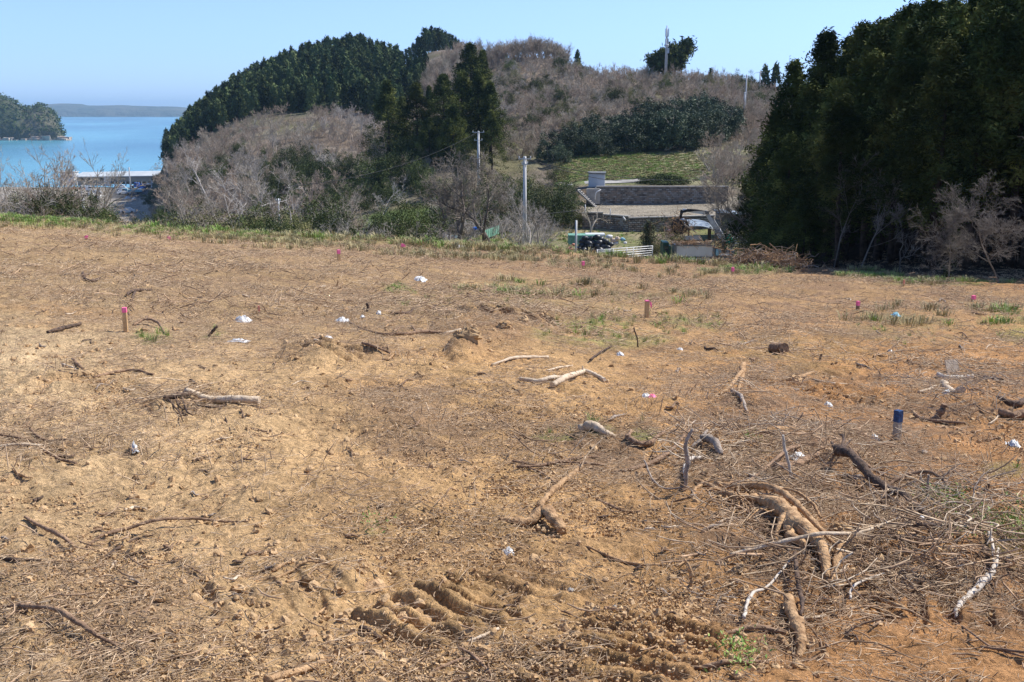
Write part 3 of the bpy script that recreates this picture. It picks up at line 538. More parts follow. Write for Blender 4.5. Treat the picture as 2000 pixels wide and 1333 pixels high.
# ------------------------------------------------------------------ bare woods of the hills
FB = [bare_mesh(40+s, 4.6, .09, 3, (8, 6, 7), .62, .5, .011, M[mm], trop=.10, lean=.3) for s, mm in enumerate(('bare', 'bare_red', 'bare', 'bare_red', 'bare_pale'))]
FB2 = [bare_mesh(50+s, 7.2, .12, 3, (10, 8, 8), .5, .5, .012, M[mm], trop=.14, lean=.12, first=.35) for s, mm in enumerate(('bare', 'bare_red'))]
FT = [bare_mesh(60+s, 2.2, .05, 5, (6, 5), .6, .5, .014, M[mm], trop=.08, lean=.45) for s, mm in enumerate(('bare', 'bare_red', 'bare_pale'))]
def bare_ok(px, d):
    if 1085 < px < 1470 and d < 176: return False
    if px < 860 and con_region(px, d+6): return False
    if 700 < px < 900 and d < 138: return False
    return True
pts = []
while len(pts) < 270:
    px = 965+rng.random()*600; d = 178+(272-178)*rng.random()
    if bare_ok(px, d) and (px < 1090 or d > 176): pts.append((px, d, 0))
for px, d, _ in pts[:165]: plant_on('bare_tree', FB[int(rng.integers(5))], px, d, .3+.32*rng.random(), 'leafless greyish tree of the scrub covering the middle hill', 'tree', 'leafless trees on the middle hill')
far_scrub = pts[165:]
n = 0
while n < 105:
    px = 285+rng.random()*480; d = 138+(325-138)*rng.random()
    if bare_ok(px, d) and base(float(tk(px, 218)[0])*d, d) > -20: plant_on('bare_tree', FB[int(rng.integers(5))], px, d, .6+.55*rng.random()*sst(330, 200, d)+.15*rng.random(), 'leafless tree in the brown wood at the foot of the left hill', 'tree', 'leafless trees below the left hill'); n += 1
for i, px in enumerate(np.linspace(935, 1115, 26)):
    plant_on('bare_tree', FB2[i % 2], px+rng.normal()*3, 284+rng.normal()*4, float(np.interp(px, [935, 1000, 1080, 1112], [.5, .68, .70, .45])), 'tall leafless tree of the domed wood on the summit', 'tree', 'tall bare trees on the domed summit')
for i in range(30):
    px = 835+rng.random()*110; plant_on('bare_tree', FB2[i % 2], px, 262+rng.random()*56, .6+.25*rng.random(), 'slender leafless tree on the steep ridge behind the cedars', 'tree', 'slender bare trees on the ridge')
L = []
while len(L) < 3600:
    if rng.random() < .62: px = 955+rng.random()*640; d = 160+(275-160)*rng.random()
    else: px = 285+rng.random()*560; d = 136+(330-136)*rng.random()
    if bare_ok(px, d) and not (px < 330 and d < 230): L.append((px, d))
lots('hillside_scrub', 'low leafless scrub carpeting the hillsides', L, FT+FB[:2], .28, .8)
L = [(700+rng.random()*240, 262+rng.random()*60) for _ in range(160)]
L = [p for p in L if p[0] > 830]+[(930+rng.random()*180, 276+rng.random()*14) for _ in range(150)]
lots('ridge_twigs', 'fine bare twigs filling the wood along the ridge', L, FT+FB2, .5, .8)
# evergreen understorey
EV = [bush_mesh(70+s, 5.5, 4.6, 64, 110, .19, M['evergreen']) for s in range(4)]; SD = [bush_mesh(80+s, 3.4, 2.8, 110, 60, .085, M['shrub_dark']) for s in range(3)]; SH = [bush_mesh(90+s, 2.6, 2.0, 90, 44, .07, M['shrub']) for s in range(3)]
bel = ['first', 'second', 'third']
for i, (px, d, s) in enumerate([(1075, 160, .8), (1108, 160, .9), (1138, 172, .95), (1165, 176, .9), (1190, 174, 1.0), (1215, 176, .95), (1242, 172, 1.1), (1270, 174, 1.15), (1300, 173, 1.2), (1330, 174, 1.2), (1358, 176, 1.15), (1385, 178, 1.1), (1408, 182, 1.1), (1428, 186, .9), (1255, 182, 1.1), (1285, 184, 1.1), (1315, 184, 1.15), (1345, 186, 1.15), (1375, 188, 1.1), (1400, 192, 1.0), (1225, 182, .9), (1150, 168, .7), (1095, 164, .6), (1120, 162, .55), (1180, 168, .7)]):
    plant_on('evergreen_tree', EV[i % 4], px, d-11 if d > 163 else d-2, s*1.02, 'rounded dark evergreen in the belt above the grassy slope', 'tree', 'evergreens above the grassy slope')
L = []
while len(L) < 150:
    px = 560+rng.random()*360; d = 134+rng.random()*50
    if px > 640 or d > 150: L.append((px, d))
for i, (px, d) in enumerate(L[:34]): plant_on('evergreen_shrub', SD[i % 3], px, d, 1.0+.9*rng.random(), 'dark shaded evergreen shrub beneath the middle wood', 'shrub', 'shaded shrubs beneath the middle wood')
lots('understorey', 'dark evergreen undergrowth in the shade of the wood', L[34:]+[(300+rng.random()*300, 140+rng.random()*90) for _ in range(70)], SD, .5, 1.3)
for i in range(14): plant_on('evergreen_tree', EV[i % 4], 330+rng.random()*120, 300+rng.random()*70, .8+.4*rng.random(), 'rounded evergreen at the seaward end of the left hill', 'tree', 'evergreens at the seaward end of the left hill')
for px, d, s, nm in [(285, 300, .85, 'dark evergreen leaning over the sea at the foot of the left hill'), (303, 320, .7, 'evergreen clinging to the steep seaward edge of the left hill'), (296, 280, .6, 'small evergreen above the harbour roof')]: plant_on('evergreen_tree', EV[0], px, d, s, nm, 'tree', 'evergreens over the sea')
# green scrub across the middle hill
L = [(1385+rng.random()*130, 128+rng.random()*60) for _ in range(130)]; lots('terrace_scrub', 'leafless scrub at the right end of the grassy slope', L, FT+FB[:2], .5, .95)
L = [(960+rng.random()*560, 176+rng.random()*90) for _ in range(190)]; L = [p for p in L if bare_ok(*p)]
lots('green_scrub', 'scattered olive green shrubs among the bare scrub', L, SH+SD[:1], .5, 1.3)
plant_on('hedge', bush_mesh(101, 7.4, 1.7, 200, 40, .2, M['shrub_dark'], False), 1300, 131.5, .8, 'clipped dark green hedge on the terrace right of the grey shed', 'hedge', None, .8)
# ------------------------------------------------------------------ belt beyond the crest
NB = [bare_mesh(110+s, 3.4, .045, 5, (7, 6, 5), .6, .5, .005, M[mm], trop=.06, lean=.38) for s, mm in enumerate(('bare', 'bare_pale', 'bare_red'))]
BT = [bare_mesh(120+s, 1.5, .02, 9, (6, 5), .7, .5, .004, M[mm], trop=.03, lean=.6) for s, mm in enumerate(('bare', 'bare_pale', 'bare_red'))]
for px, d, s, nm in [(20, 52, .95, 'leafless bushy tree at the left edge above the bay'), (62, 50, 1.0, 'leafless tree with fanned branches in front of the bay'), (105, 54, 1.05, 'leafless tree with a reddish haze of buds before the bay'), (140, 49, 1.15, 'tallest leafless tree left of the harbour roof'), (-25, 50, 1.0, 'leafless tree just cut by the left edge of the frame')]:
    plant_on('bare_tree', NB[int(rng.integers(3))], px, d, s, nm, 'tree', 'bare trees before the bay')
def shrub_at(px, d, s, t, label, sq=1): return plant_on('shrub', t[int(rng.integers(len(t)))], px, d, s, label, 'shrub', 'shrubs along the far edge of the field', sq)
for px, d, s in [(-60, 48, 1.1), (-10, 47, 1.0), (38, 46, 1.05), (90, 47, 1.1), (125, 46, .95), (55, 56, 1.2), (105, 57, 1.15), (370, 72, 1.3), (440, 76, 1.4), (500, 74, 1.2), (640, 82, 1.3), (700, 88, 1.3), (560, 86, 1.4)]: plant_on('bare_tree', NB[int(rng.integers(3))], px, d, s, 'leafless bushy tree in the thicket just past the field edge', 'tree', 'bare trees in the thicket past the field edge')
for i in range(120):
    px = -60+rng.random()*900*(.28 if i > 70 else 1)
    if px > 580 and i % 3: continue
    d = 44+rng.random()*26 if px < 330 else 52+rng.random()*48
    shrub_at(px, d, (.55+.4*rng.random())*(.55 if 160 < px < 320 else 1 if px < 330 else 1.25), SH if i % 3 else SD, 'straggly green shrub on the bank beyond the crest of the field')
for i in range(150):
    px = -60+rng.random()*1000*(.22 if i > 90 else 1); d = 42+rng.random()*22 if px < 330 else 50+rng.random()*50
    if px < 880: plant_on('brush_shrub', BT[int(rng.integers(3))], px, d, (.8+.7*rng.random())*(.6 if 165 < px < 310 else 1), 'tangled leafless bush on the bank beyond the crest of the field', 'shrub', 'leafless bushes along the far edge of the field')
shrub_at(518, 58, .95, [bush_mesh(131, 2.8, 2.0, 110, 50, .09, M['evergreen'])], 'glossy dark evergreen bush just beyond the crest left of centre')
for px, d, s in [(350, 70, 1.3), (385, 75, 1.4), (420, 80, 1.3), (455, 78, 1.2), (560, 80, 1.3), (610, 84, 1.1), (655, 88, 1.0)]: shrub_at(px, d, s*1.2, SD+SH, 'mixed olive thicket below the left hill')
for px, d, s in [(860, 100, 1.3), (885, 104, 1.4), (915, 106, 1.4), (960, 108, 1.5), (1000, 109, 1.5), (1050, 110, 1.5), (1085, 112, 1.4), (1105, 112, 1.3), (1125, 113, 1.1), (1070, 118, 1.5), (1010, 122, 1.6), (960, 125, 1.6), (900, 122, 1.5), (1105, 122, 1.1), (1040, 130, 1.5), (1090, 140, 1.4)]:
    plant_on('shrub', (SD+SH)[int(rng.integers(6))], px, d, s, 'dark thicket shrub behind the big bare trees and left of the block walls', 'shrub', 'thicket behind the big bare trees')
for i in range(26): plant_on('brush_shrub', BT[i % 3], 850+rng.random()*290, 92+rng.random()*28, 1.2+.9*rng.random(), 'leafless bush in the thicket behind the big bare trees', 'shrub', 'leafless bushes behind the big bare trees')
def big_bare(px, d, top, me_args, mat_, name, label, grp=None, minr=.006, rz=None, sway=0):
    t, k = tk(px, top); x, y = float(t*d), float(d); z0 = float(H(x, y, False)); h = CZ+float(k)*d-z0
    r = np.random.default_rng(me_args[0]); root = empty(name, (x, y, z0-.05), rng.random()*6.28 if rz is None else rz)
    sk = branching(r, h*.62, me_args[1]*.7, me_args[2], me_args[3], me_args[4], me_args[5], trop=me_args[6], lean=me_args[7], wob=.2, first=.28)
    ztop = max(p[..., 2].max() for p, _ in sk); f = h/ztop
    a = MB(); skel_mesh(a, sk, minr, 0, 0, 1); a.build('trunk', mat_, root).scale = (f, f, f)
    b = MB(); skel_mesh(b, sk, minr/f, 0, 1, 9); b.build('branches', mat_ if mat_.name != 'dark_bare_bark' else M['bare_mid'], root).scale = (f, f, f)
    return tag(root, label, 'tree', grp)
big_bare(905, 79, 285, (3, .19, 2, (10, 8, 6, 5), .7, .58, .05, .3), M['bare_dark'], 'bare_tree', 'big leafless tree left of centre with a thick forked trunk at the field edge', None, .008)
big_bare(948, 78, 292, (12, .22, 2, (10, 8, 6, 5), .7, .6, .05, .35), M['bare_dark'], 'bare_tree', 'big dark leafless tree whose trunk leans beside the green netting', None, .008)
big_bare(880, 82, 330, (8, .11, 3, (8, 6, 5), .6, .5, .05, .35), M['bare_dark'], 'bare_tree', 'slim leafless tree left of the big forked one', None, .008)
big_bare(1030, 60, 350, (9, .055, 7, (7, 6, 5), .55, .5, .06, .32), M['bare_pale'], 'bare_tree', 'pale many-stemmed leafless tree beside the utility pole', None, .005)
big_bare(1055, 66, 395, (14, .04, 5, (6, 5, 4), .6, .5, .05, .4), M['bare_pale'], 'bare_tree', 'small pale leafless tree just right of the utility pole', None, .005)
big_bare(1155, 108, 395, (15, .07, 2, (5, 4, 4), .6, .5, .04, .2), M['bare'], 'bare_tree', 'small crooked leafless tree in front of the lower block wall', None, .01)
big_bare(745, 121, 345, (16, .06, 3, (6, 6, 5), .5, .5, .08, .3), M['bare_pale'], 'bare_tree', 'small round leafless tree alone on the green bank', None, .012)
big_bare(403, 150, 268, (17, .15, 1, (7, 5, 5), .6, .5, .06, .1), M['bare_pale'], 'bare_tree', 'pale straight leafless tree with a tall trunk left of centre', None, .015)
big_bare(468, 125, 300, (18, .12, 3, (6, 5, 5), .65, .55, .04, .5), M['bare_pale'], 'bare_tree', 'pale leafless tree with long slanting limbs in the hollow', None, .013)
big_bare(592, 76, 362, (19, .06, 4, (6, 6, 5), .8, .5, -.12, .5), M['bare_pale'], 'bare_tree', 'low drooping tree hung with pale dead vines', None, .007)
big_bare(985, 200, 178, (20, .14, 3, (7, 6, 6), .6, .5, .06, .4), M['bare_pale'], 'bare_tree', 'round greyish leafless tree right of the middle cedar clump', None, .018)
big_bare(1545, 62, 250, (21, .13, 2, (9, 7, 6, 4), .65, .58, .05, .4), M['bare_dark'], 'bare_tree', 'dark leafless tree reaching over the yard from the forest edge', None, .008, 0).rotation_euler = (0, -.55, 0)
big_bare(1425, 107, 335, (22, .07, 3, (8, 7, 6), .6, .5, .05, .35), M['bare_dark'], 'bare_tree', 'leafless tree in front of the terraces beside the crane arm', None, .01)
big_bare(1975, 31.5, 325, (23, .030, 1, (11, 9, 8, 5), .7, .6, .04, .08), M['bare_edge'], 'bare_tree', 'pale leafless tree with a crooked trunk at the forest edge on the right', None, .0032)
big_bare(1868, 32.5, 345, (24, .030, 1, (11, 9, 8, 5), .7, .6, .03, .08), M['bare_edge'], 'bare_tree', 'leafless tree with a vine-covered trunk at the forest edge', None, .0035)
big_bare(2045, 34, 215, (25, .034, 1, (10, 9, 8, 5), .7, .6, .03, .12), M['bare_edge'], 'bare_tree', 'leafless tree reaching in from the right edge of the picture', None, .0035)
big_bare(1640, 41, 290, (26, .026, 1, (10, 9, 8), .6, .5, .06, .06), M['bare_edge'], 'bare_tree', 'thin reddish leafless tree in the shade of the forest left part', None, .004)
big_bare(1690, 39, 320, (27, .026, 1, (10, 9, 8), .6, .5, .06, .06), M['bare_edge'], 'bare_tree', 'thin leafless tree in the forest shade right of the reddish one', None, .004)
big_bare(1770, 37, 390, (28, .022, 1, (9, 8, 6), .6, .45, .06, .06), M['bare_edge'], 'bare_tree', 'small leafless sapling in the dark middle of the forest edge', None, .004)
vt = gnd(1868, 548); C = np.stack([rng.normal(size=50)*.06, rng.normal(size=50)*.06, rng.random(50)*2.6], 1); V, Q = leaves(C, 20, (.07, .07, .06), .06, rng); mb = MB(); mb.add(V, Q)
for o in list(COL.objects):
    if o.get('label', '').startswith('leafless tree with a vine-covered'): mb.build('vine', M['shrub_dark'], o)
# ------------------------------------------------------------------ walls, terraces, shed
def P3(px, py, d): return at(px, py, d)
def X(px, d): return float(tk(px, 300)[0])*d
def zk(py, d): return CZ+float(tk(1000, py)[1])*d
def block_wall(name, label, a, b, z0, z1, bw=.42, bh=.2, cope=None):
    """retaining wall of laid blocks from a to b (xy)"""
    a = np.array(a, float); b = np.array(b, float); L_ = np.linalg.norm(b-a); u = (b-a)/L_; ang = math.atan2(u[1], u[0]); n = np.array([u[1], -u[0]])
    root = empty(name, (a[0], a[1], z0), ang); c = MB(); c.box((L_/2, .22, (z1-z0)/2), (L_, .3, z1-z0)); c.build('core', M['block'], root)
    k = MB(); rows = int((z1-z0)/bh); cols = int(L_/bw)
    for i in range(rows):
        for j in range(cols+1):
            x0 = j*bw-(i % 2)*bw*.5; x1 = min(x0+bw-.035, L_); x0 = max(x0, 0)
            if x1-x0 < .06: continue
            k.box(((x0+x1)/2, .0+.03*rng.random(), i*bh+bh/2), (x1-x0-.03, .16, bh-.06), 0, int(rng.integers(3)))
    tag(k.build('block', [M['block'], M['concrete'], M['bark_grey']], root), None, None, None, 'stuff')
    if cope: q = MB(); q.box((L_/2, .15, z1-z0+.06), (L_+.02, .5, .12)); q.build('coping', M['concrete'], root)
    return tag(root, label, 'wall', 'block retaining walls of the terraces')
gz = lambda x, y: float(H(np.float64(x), np.float64(y), False))
block_wall('retaining_wall', 'short length of lower block wall at the left end of the terrace', (X(1139, 111.7), 111.7), (X(1180, 111.7), 111.7), zk(455, 111.7), zk(417, 111.7), cope=True)
block_wall('retaining_wall', 'dark middle length of the lower block wall behind the black floats', (X(1180, 111.8), 111.8), (X(1231, 109.6), 109.8), zk(456, 111), zk(422, 111), cope=True)
block_wall('retaining_wall', 'long lighter right length of the lower block wall', (X(1231, 109.7), 109.7), (X(1400, 112.2), 112.2), zk(458, 111), zk(425, 111), cope=True)
block_wall('retaining_wall', 'upper block wall below the grassy terrace', (X(1166, 123.7), 123.7), (X(1425, 123.7), 123.7), zk(404, 123.7), zk(366, 123.7), cope=True)
sh = empty('utility_shed', (X(1166.5, 127.4), 127.4, zk(366, 126.2)), -.1); w = mpp(127)*30; hgt = mpp(127)*25
b = MB(); b.box((0, 0, hgt/2), (w, 1.6, hgt)); b.build('cabinet', M['shed'], sh)
for sx in (-1, 1):
    b = MB(); b.box((sx*w*.24, -.82, hgt*.5), (w*.45, .03, hgt*.9)); b.build('door', M['shed'], sh)
b = MB(); b.box((0, -.05, hgt+.05), (w+.22, 1.95, .1), rx=.03); b.build('roof', M['panel_dark'], sh)
b = MB(); b.box((0, 0, -.25), (w+.3, 2.0, .5)); b.build('plinth', M['concrete'], sh); tag(sh, 'small grey double-door utility shed on a concrete plinth above the terraces', 'shed')
sl = MB(); sl.box((X(1187, 125.2), 125.2, zk(368, 125.2)), (2.6, 1.8, .16)); tag(sl.build('slab', M['concrete']), 'pale concrete slab right of the grey shed', 'slab')
pw = MB(); xs = X(1160, 123.2); pw.box((xs, 123.25, zk(384, 123.2)), (1.5, .5, mpp(123)*28)); tag(pw.build('pier', M['concrete']), 'concrete pier of the upper wall under the grey shed', 'pier')
pp = MB(); pp.tube([P3(1174, 371, 122.7), P3(1166, 375, 122.7), P3(1163.5, 378, 122.7), P3(1162.5, 390, 122.7)], .06, 8); tag(pp.build('drain_pipe', M['white']), 'white bent drain pipe on the wall below the grey shed', 'pipe')
# stairs descending from the shed to the terrace
st = empty('concrete_stairs', tuple(P3(1131, 370, 122.6)), 0); base_p = np.array(st.location)
n = 13
for i in range(n):
    q = P3(1131+i*3.5, 371+i*3.45, 122.6-.6*i/n)-base_p; m = MB(); m.box(q+np.array([0, 0, -.12]), (.34, 1.3, .24)); m.build('step', M['concrete'], st)
m = MB(); a = P3(1127, 372, 121.9)-base_p; c = P3(1177, 418, 121.3)-base_p
m.tube([a+np.array([0, 0, .0]), c], .1, 6); m.build('side_beam', M['concrete'], st); tag(st, 'concrete stairs slanting down left of the upper wall', 'stairs')
# path across the grassy slope
pts_ = [(1085, 361), (1110, 361), (1150, 358), (1195, 357), (1250, 354), (1290, 353)]
m = MB(); V = []
for px, py in pts_:
    g = gsm(px, py, 100, 200); x, y = g
    for o in (-.7, .7): V.append((x, y+o*1.6, gz(x, y+o*1.6)+.09))
m.add(V, [[2*i, 2*i+2, 2*i+3, 2*i+1] for i in range(len(pts_)-1)]); tag(m.build('path', M['concrete']), 'pale path crossing the grassy slope behind the shed', None, None, 'structure')
# yard road
m = MB(); V = []
for px, py, wd in [(1175, 508, 1.2), (1225, 505, 1.3), (1270, 501, 1.5), (1330, 500, 1.8), (1420, 497, 2.2), (1520, 495, 2.5)]:
    d = 86.; x = X(px, d); V += [(x, d-wd, gz(x, d-wd)+.06), (x, d+wd, gz(x, d+wd)+.06)]
m.add(V, [[2*i, 2*i+2, 2*i+3, 2*i+1] for i in range(5)]); tag(m.build('road', M['concrete']), 'pale concrete farm road passing the white gate', None, None, 'structure')
# chain link fence posts along the terraces
def post(px, py0, py1, d, w, label, mt='steel', name='fence_post', grp='thin posts on the terraces'):
    a = P3(px, py1, d); b_ = P3(px, py0, d); m = MB(); m.tube([a-np.array([0, 0, .3]), b_], w, 7); return tag(m.build(name, M[mt]), label, 'post', grp)
for i, px in enumerate((1143, 1192, 1228)): post(px, (400, 408, 424)[i], (421, 424, 452)[i], 111.2, .05, ('left thin post on the lower terrace edge', 'thin post above the dark length of lower wall', 'thin pale post standing against the lower wall')[i])
m = MB(); m.tube([P3(1217, 424, 109.3), P3(1220, 428, 109.2), P3(1222, 431, 109.2)], .07, 6); tag(m.build('short_pipe', M['white']), 'short white pipe hooked over the lower wall', 'pipe')
# ------------------------------------------------------------------ poles, mast, wires
def pole(px, top, base_d, r0, r1, label, arms=(), py_base=None, mt='pole', name='utility_pole', grp='utility poles'):
    x = X(px, base_d); z0 = gz(x, base_d)-.4 if py_base is None else zk(py_base, base_d); z1 = zk(top, base_d); root = empty(name, (x, base_d, z0)); h = z1-z0
    m = MB(); m.tube([(0, 0, 0), (0, 0, h)], [r0, r1], 9); m.build('shaft', M[mt], root)
    for dz, wd in arms:
        m = MB(); m.box((0, -.12, h-dz), (wd*.75, .06, .06)); a = m.build('crossarm', M['steel'], root)
        for s in (-.45, 0, .45): q = MB(); q.tube([(s*wd*.75, -.12, h-dz+.03), (s*wd*.75, -.12, h-dz+.18)], [.035, .02], 6); q.build('insulator', M['white'], a)
    return tag(root, label, 'pole', grp)
pole(1025, 306, 72, .16, .10, 'tall pale utility pole rising behind the many-stemmed bare tree', [(.15, 1.1), (.5, .5)])
pole(934.5, 257, 128, .20, .13, 'utility pole in front of the right end of the cedar clump', [(.1, 1.8), (1.0, 1.2)])
pole(1127, 431, 82, .09, .08, 'plain grey post standing in front of the black floats', (), None, 'steel', 'steel_post', 'utility poles')
pole(1452, 146, 200, .16, .11, 'slim utility pole on the ridge near the dark forest', [(.3, .5)])
pole(1450, 180, 188, .16, .12, 'utility pole part way down the slope below the ridge', [(.2, .5)])
pole(1478, 139, 240, .18, .14, 'utility pole with a crossarm standing on the skyline', [(.35, 2.2)])
pole(540, 388, 92, .08, .06, 'short utility pole among the drooping vines', [(.2, .5)], None, 'steel')
pole(250, 327, 395, .28, .2, 'utility pole in front of the harbour building', [(.6, 2.4)], 376)
pole(292, 352, 380, .22, .16, 'lamp pole at the right side of the harbour yard', (), 378)
pole(155, 362, 80, .14, .11, 'short grey pole standing in the brush at left', [(.15, .8)])
x = X(1296, 246); ms = empty('antenna_mast', (x, 246, gz(x, 246)-.3)); h = zk(50, 246)-ms.location.z
m = MB(); m.tube([(0, 0, 0), (0, 0, h*.8), (0, 0, h)], [.34, .22, .10], 12); m.build('shaft', M['pole'], ms)
for a in (0, 2.1, 4.2):
    for zz in (.9, 3.0): m = MB(); m.box((.34*math.cos(a), .34*math.sin(a), h-zz-.6), (.2, .2, 1.7), rz=a); m.build('antenna_panel', M['white'], ms)
m = MB(); m.tube([(0, 0, h-4.4), (0, 0, h-4.2), (0, 0, h-4.0)], [.2, .55, .5], 12); m.build('platform', M['steel'], ms); m = MB(); m.box((.3, -.2, h-5.3), (.5, .5, 1.1)); m.build('equipment_box', M['steel'], ms)
tag(ms, 'tall antenna mast standing on the ridge before the dark pines', 'mast')
def wire(a, b, sag, label, r=.02):
    a = np.array(a); b = np.array(b); s = np.linspace(0, 1, 14)[:, None]; P = a*(1-s)+b*s; P[:, 2] -= sag*4*(s[:, 0]-s[:, 0]**2)
    m = MB(); m.tube(P, r, 4); tag(m.build('power_line', M['rubber']), label, 'wire', 'power lines')
wire(P3(1025, 309, 72), P3(1300, 345, 140), 1.0, 'upper power line running right from the tall pole', .025)
wire(P3(1025, 312, 72), P3(1480, 325, 150), 1.6, 'long power line running right from the tall pole to the forest', .022)
wire(P3(1025, 420, 72), P3(1143, 408, 111), .1, 'low cable from the tall pole to the terrace post', .022)
wire(P3(934, 258, 128), P3(540, 366, 92), 1.2, 'power line sagging left from the pole by the cedars', .025)
wire(P3(1452, 148, 200), P3(1478, 141, 240), .4, 'thin line between the two poles on the ridge', .03)
# ------------------------------------------------------------------ yard: gate, floats, tarps
gt = empty('white_gate', tuple(P3(1168, 507, 83)), 0); g0 = np.array(gt.location); A = P3(1166, 508, 83)-g0; B = P3(1274, 499, 88)-g0; hh = mpp(88)*18
for i, f in enumerate((0, .25, .5, .75, 1)):
    m = MB(); m.tube([A+(0, 0, hh*(.04+.94*f)), B+(0, 0, hh*(.04+.94*f))], .032, 6); m.build('rail', M['white'], gt)
for s in (0, .28, .52, .64, 1):
    p = A*(1-s)+B*s; m = MB(); m.tube([p-(0, 0, .2), p+(0, 0, hh*1.02)], .04, 6); m.build('post', M['white'], gt)
tag(gt, 'long white tubular gate in the yard behind the field crest', 'gate')
for j, (p0, p1, d) in enumerate([((1432, 466), (1462, 463), 97), ((1432, 471), (1465, 468), 97), ((1434, 476), (1468, 473), 97)]):
    m = MB(); m.tube([P3(*p0, d), P3(*p1, d)], .05, 6)
    if j == 1:
        for px in (1433, 1450, 1465): m.tube([P3(px, 483, d), P3(px, 462, d)], .05, 6)
    tag(m.build('white_rail', M['white']), ('top', 'middle', 'bottom')[j]+' white rail of the fence right of the crane', 'rail', 'white rails right of the crane')
def floatm(seed):
    m = MB(); n = 9; s = np.linspace(0, 1, n); R_ = .36*np.sin(np.pi*np.clip(s, .03, .97))**.45; P = np.stack([(s-.5)*1.0, 0*s, 0*s], 1); m.tube(P, R_, 14)
    for e in (-1, 1): m.tube([(e*.48, 0, 0), (e*.56, 0, 0)], [.09, .06], 8)
    m.tube([(-.02, 0, 0), (.02, 0, 0)], [.375, .375], 14); return m.mesh(M['black'], 'float')
fm = floatm(1); fd = 85; fz = lambda py: zk(py, fd)
FP = [(1142, 489, 0), (1157, 490, 0), (1171, 489, 0), (1132, 486, 1), (1186, 484, 0), (1137, 480, 1), (1152, 482, 0), (1165, 482, 0), (1178, 482, 1), (1192, 478, 1), (1139, 472, 1), (1149, 476, 0), (1159, 475, 1), (1170, 475, 0), (1183, 472, 0), (1143, 466, 0), (1155, 467, 1), (1166, 464, 0), (1175, 468, 1), (1148, 487, 2), (1163, 487, 2), (1176, 478, 2)]
FN = ['lower left black float at the front of the pile', 'front black float second from the left of the pile', 'front black float in the middle of the bottom row', 'small black float at the left foot of the pile behind the grey post', 'black float at the right foot of the pile', 'black float on the left flank of the pile', 'black float in the second row left of centre', 'black float in the second row at the centre', 'black float in the second row right of centre', 'last black float at the right next to the white sacks',
      'upper left black float of the pile', 'black float just under the top of the pile on the left', 'black float in the centre of the pile below the top', 'black float in the third row right of centre', 'black float on the upper right flank of the pile', 'large black float at the top left of the pile', 'black float at the top centre of the pile', 'highest black float on the pile', 'black float on the right shoulder of the pile', 'half hidden black float low in the gap on the left', 'half hidden black float low in the gap at the centre', 'half hidden black float on the right inside the pile']
for (px, py, k), nm in zip(FP, FN):
    d = fd+(.9 if k == 2 else .45*(489-py)/25+.1*k); p = P3(px, py, d); o = link_copy('black_float', fm, p, rng.normal()*.5+(k % 2)*.7, .5*(.82+.25*rng.random())*1.35); o.rotation_euler[1] = rng.normal()*.15; tag(o, nm, 'float', 'black floats in the pile')
for (px, py, s, mt, nm) in [(1113, 486, .7, 'buoy_orange', 'pinkish orange float lying left of the black pile'), (1120, 478, .45, 'buoy_orange', 'small bright orange float beside the grey post')]:
    m = fm.copy(); m.materials[0] = M[mt]; o = link_copy('orange_float', m, P3(px, py, 85.3), .3, .6*s); tag(o, nm, 'float')
def sack(px, py, s, mt, label, d=88, name='sack', cat='sack', grp='sacks beside the floats', sq=.6):
    s = s*(.58 if d < 200 else 1)
    r = np.random.default_rng(int(px*7+py)); n, k = 12, 8; V = []
    for i in range(k+1):
        for j in range(n):
            a = math.pi*i/k; b_ = 2*math.pi*j/n; q = 1+.18*r.normal() if 0 < i < k else 1; V.append((s*q*math.sin(a)*math.cos(b_), s*.8*q*math.sin(a)*math.sin(b_), s*sq*q*math.cos(a)))
    Fq = [[i*n+j, i*n+(j+1) % n, (i+1)*n+(j+1) % n, (i+1)*n+j] for i in range(k) for j in range(n)]
    m = MB(); m.add(V, Fq, 0, True); o = m.build(name, M[mt]); o.location = tuple(P3(px, py, d)); o.rotation_euler = (0, 0, r.random()*3); return tag(o, label, cat, grp)
for px, py, s, mt, nm in [(1190, 463, .5, 'bag', 'white sack at the top beside the black floats'), (1198, 470, .5, 'tan_bag', 'tan sack in the middle of the sack heap'), (1206, 466, .42, 'tan_bag', 'second tan sack behind the first'), (1203, 475, .45, 'bag_clear', 'pale sack at the front of the heap'), (1195, 477, .4, 'blue_light', 'bluish sack next to the floats'), (1216, 468, .42, 'blue_light', 'pale blue sack at the right of the heap'), (1221, 475, .3, 'bag', 'small white sack furthest right')]: sack(px, py, s, mt, nm)
m = MB(); m.box(P3(1140, 467, 89), (mpp(89)*58, 1.5, mpp(89)*17)); tag(m.build('green_container', M['netgreen']), 'low green container behind the black floats', 'container')
m = MB(); m.box(P3(1162, 458.5, 89.4), (mpp(89)*36, 1.2, .16)); tag(m.build('cover_sheet', M['bag']), 'pale sheet laid along the top of the green container', 'sheet')
m = MB(); m.box(P3(1180, 492, 84.5), (1.1, .6, .3)); tag(m.build('white_crate', M['bag_clear']), 'pale plastic crate at the foot of the black floats', 'crate')
for i in range(16):
    px = 824+rng.random()*64; py = 461+rng.random()*9; q = empty('net_bundle', P3(px, py, 88)); q.name = 'net_bundle'; bpy.data.objects.remove(q)
    sack(px, py, .22+.25*rng.random(), ['blue_light', 'bag', 'blue_light', 'bag_clear'][i % 4], 'faded blue or white bundle of netting in the row left of the big bare trees', 88, 'net_bundle', 'net', 'bundles of netting left of the bare trees')
sack(929, 447, .55, 'blue', 'bright blue tarpaulin bundle between the bare trunks', 96, 'tarpaulin', 'tarp', None, .5)
m = MB(); a = P3(946, 468, 92); b_ = P3(975, 457, 98); u = (b_-a); V = []
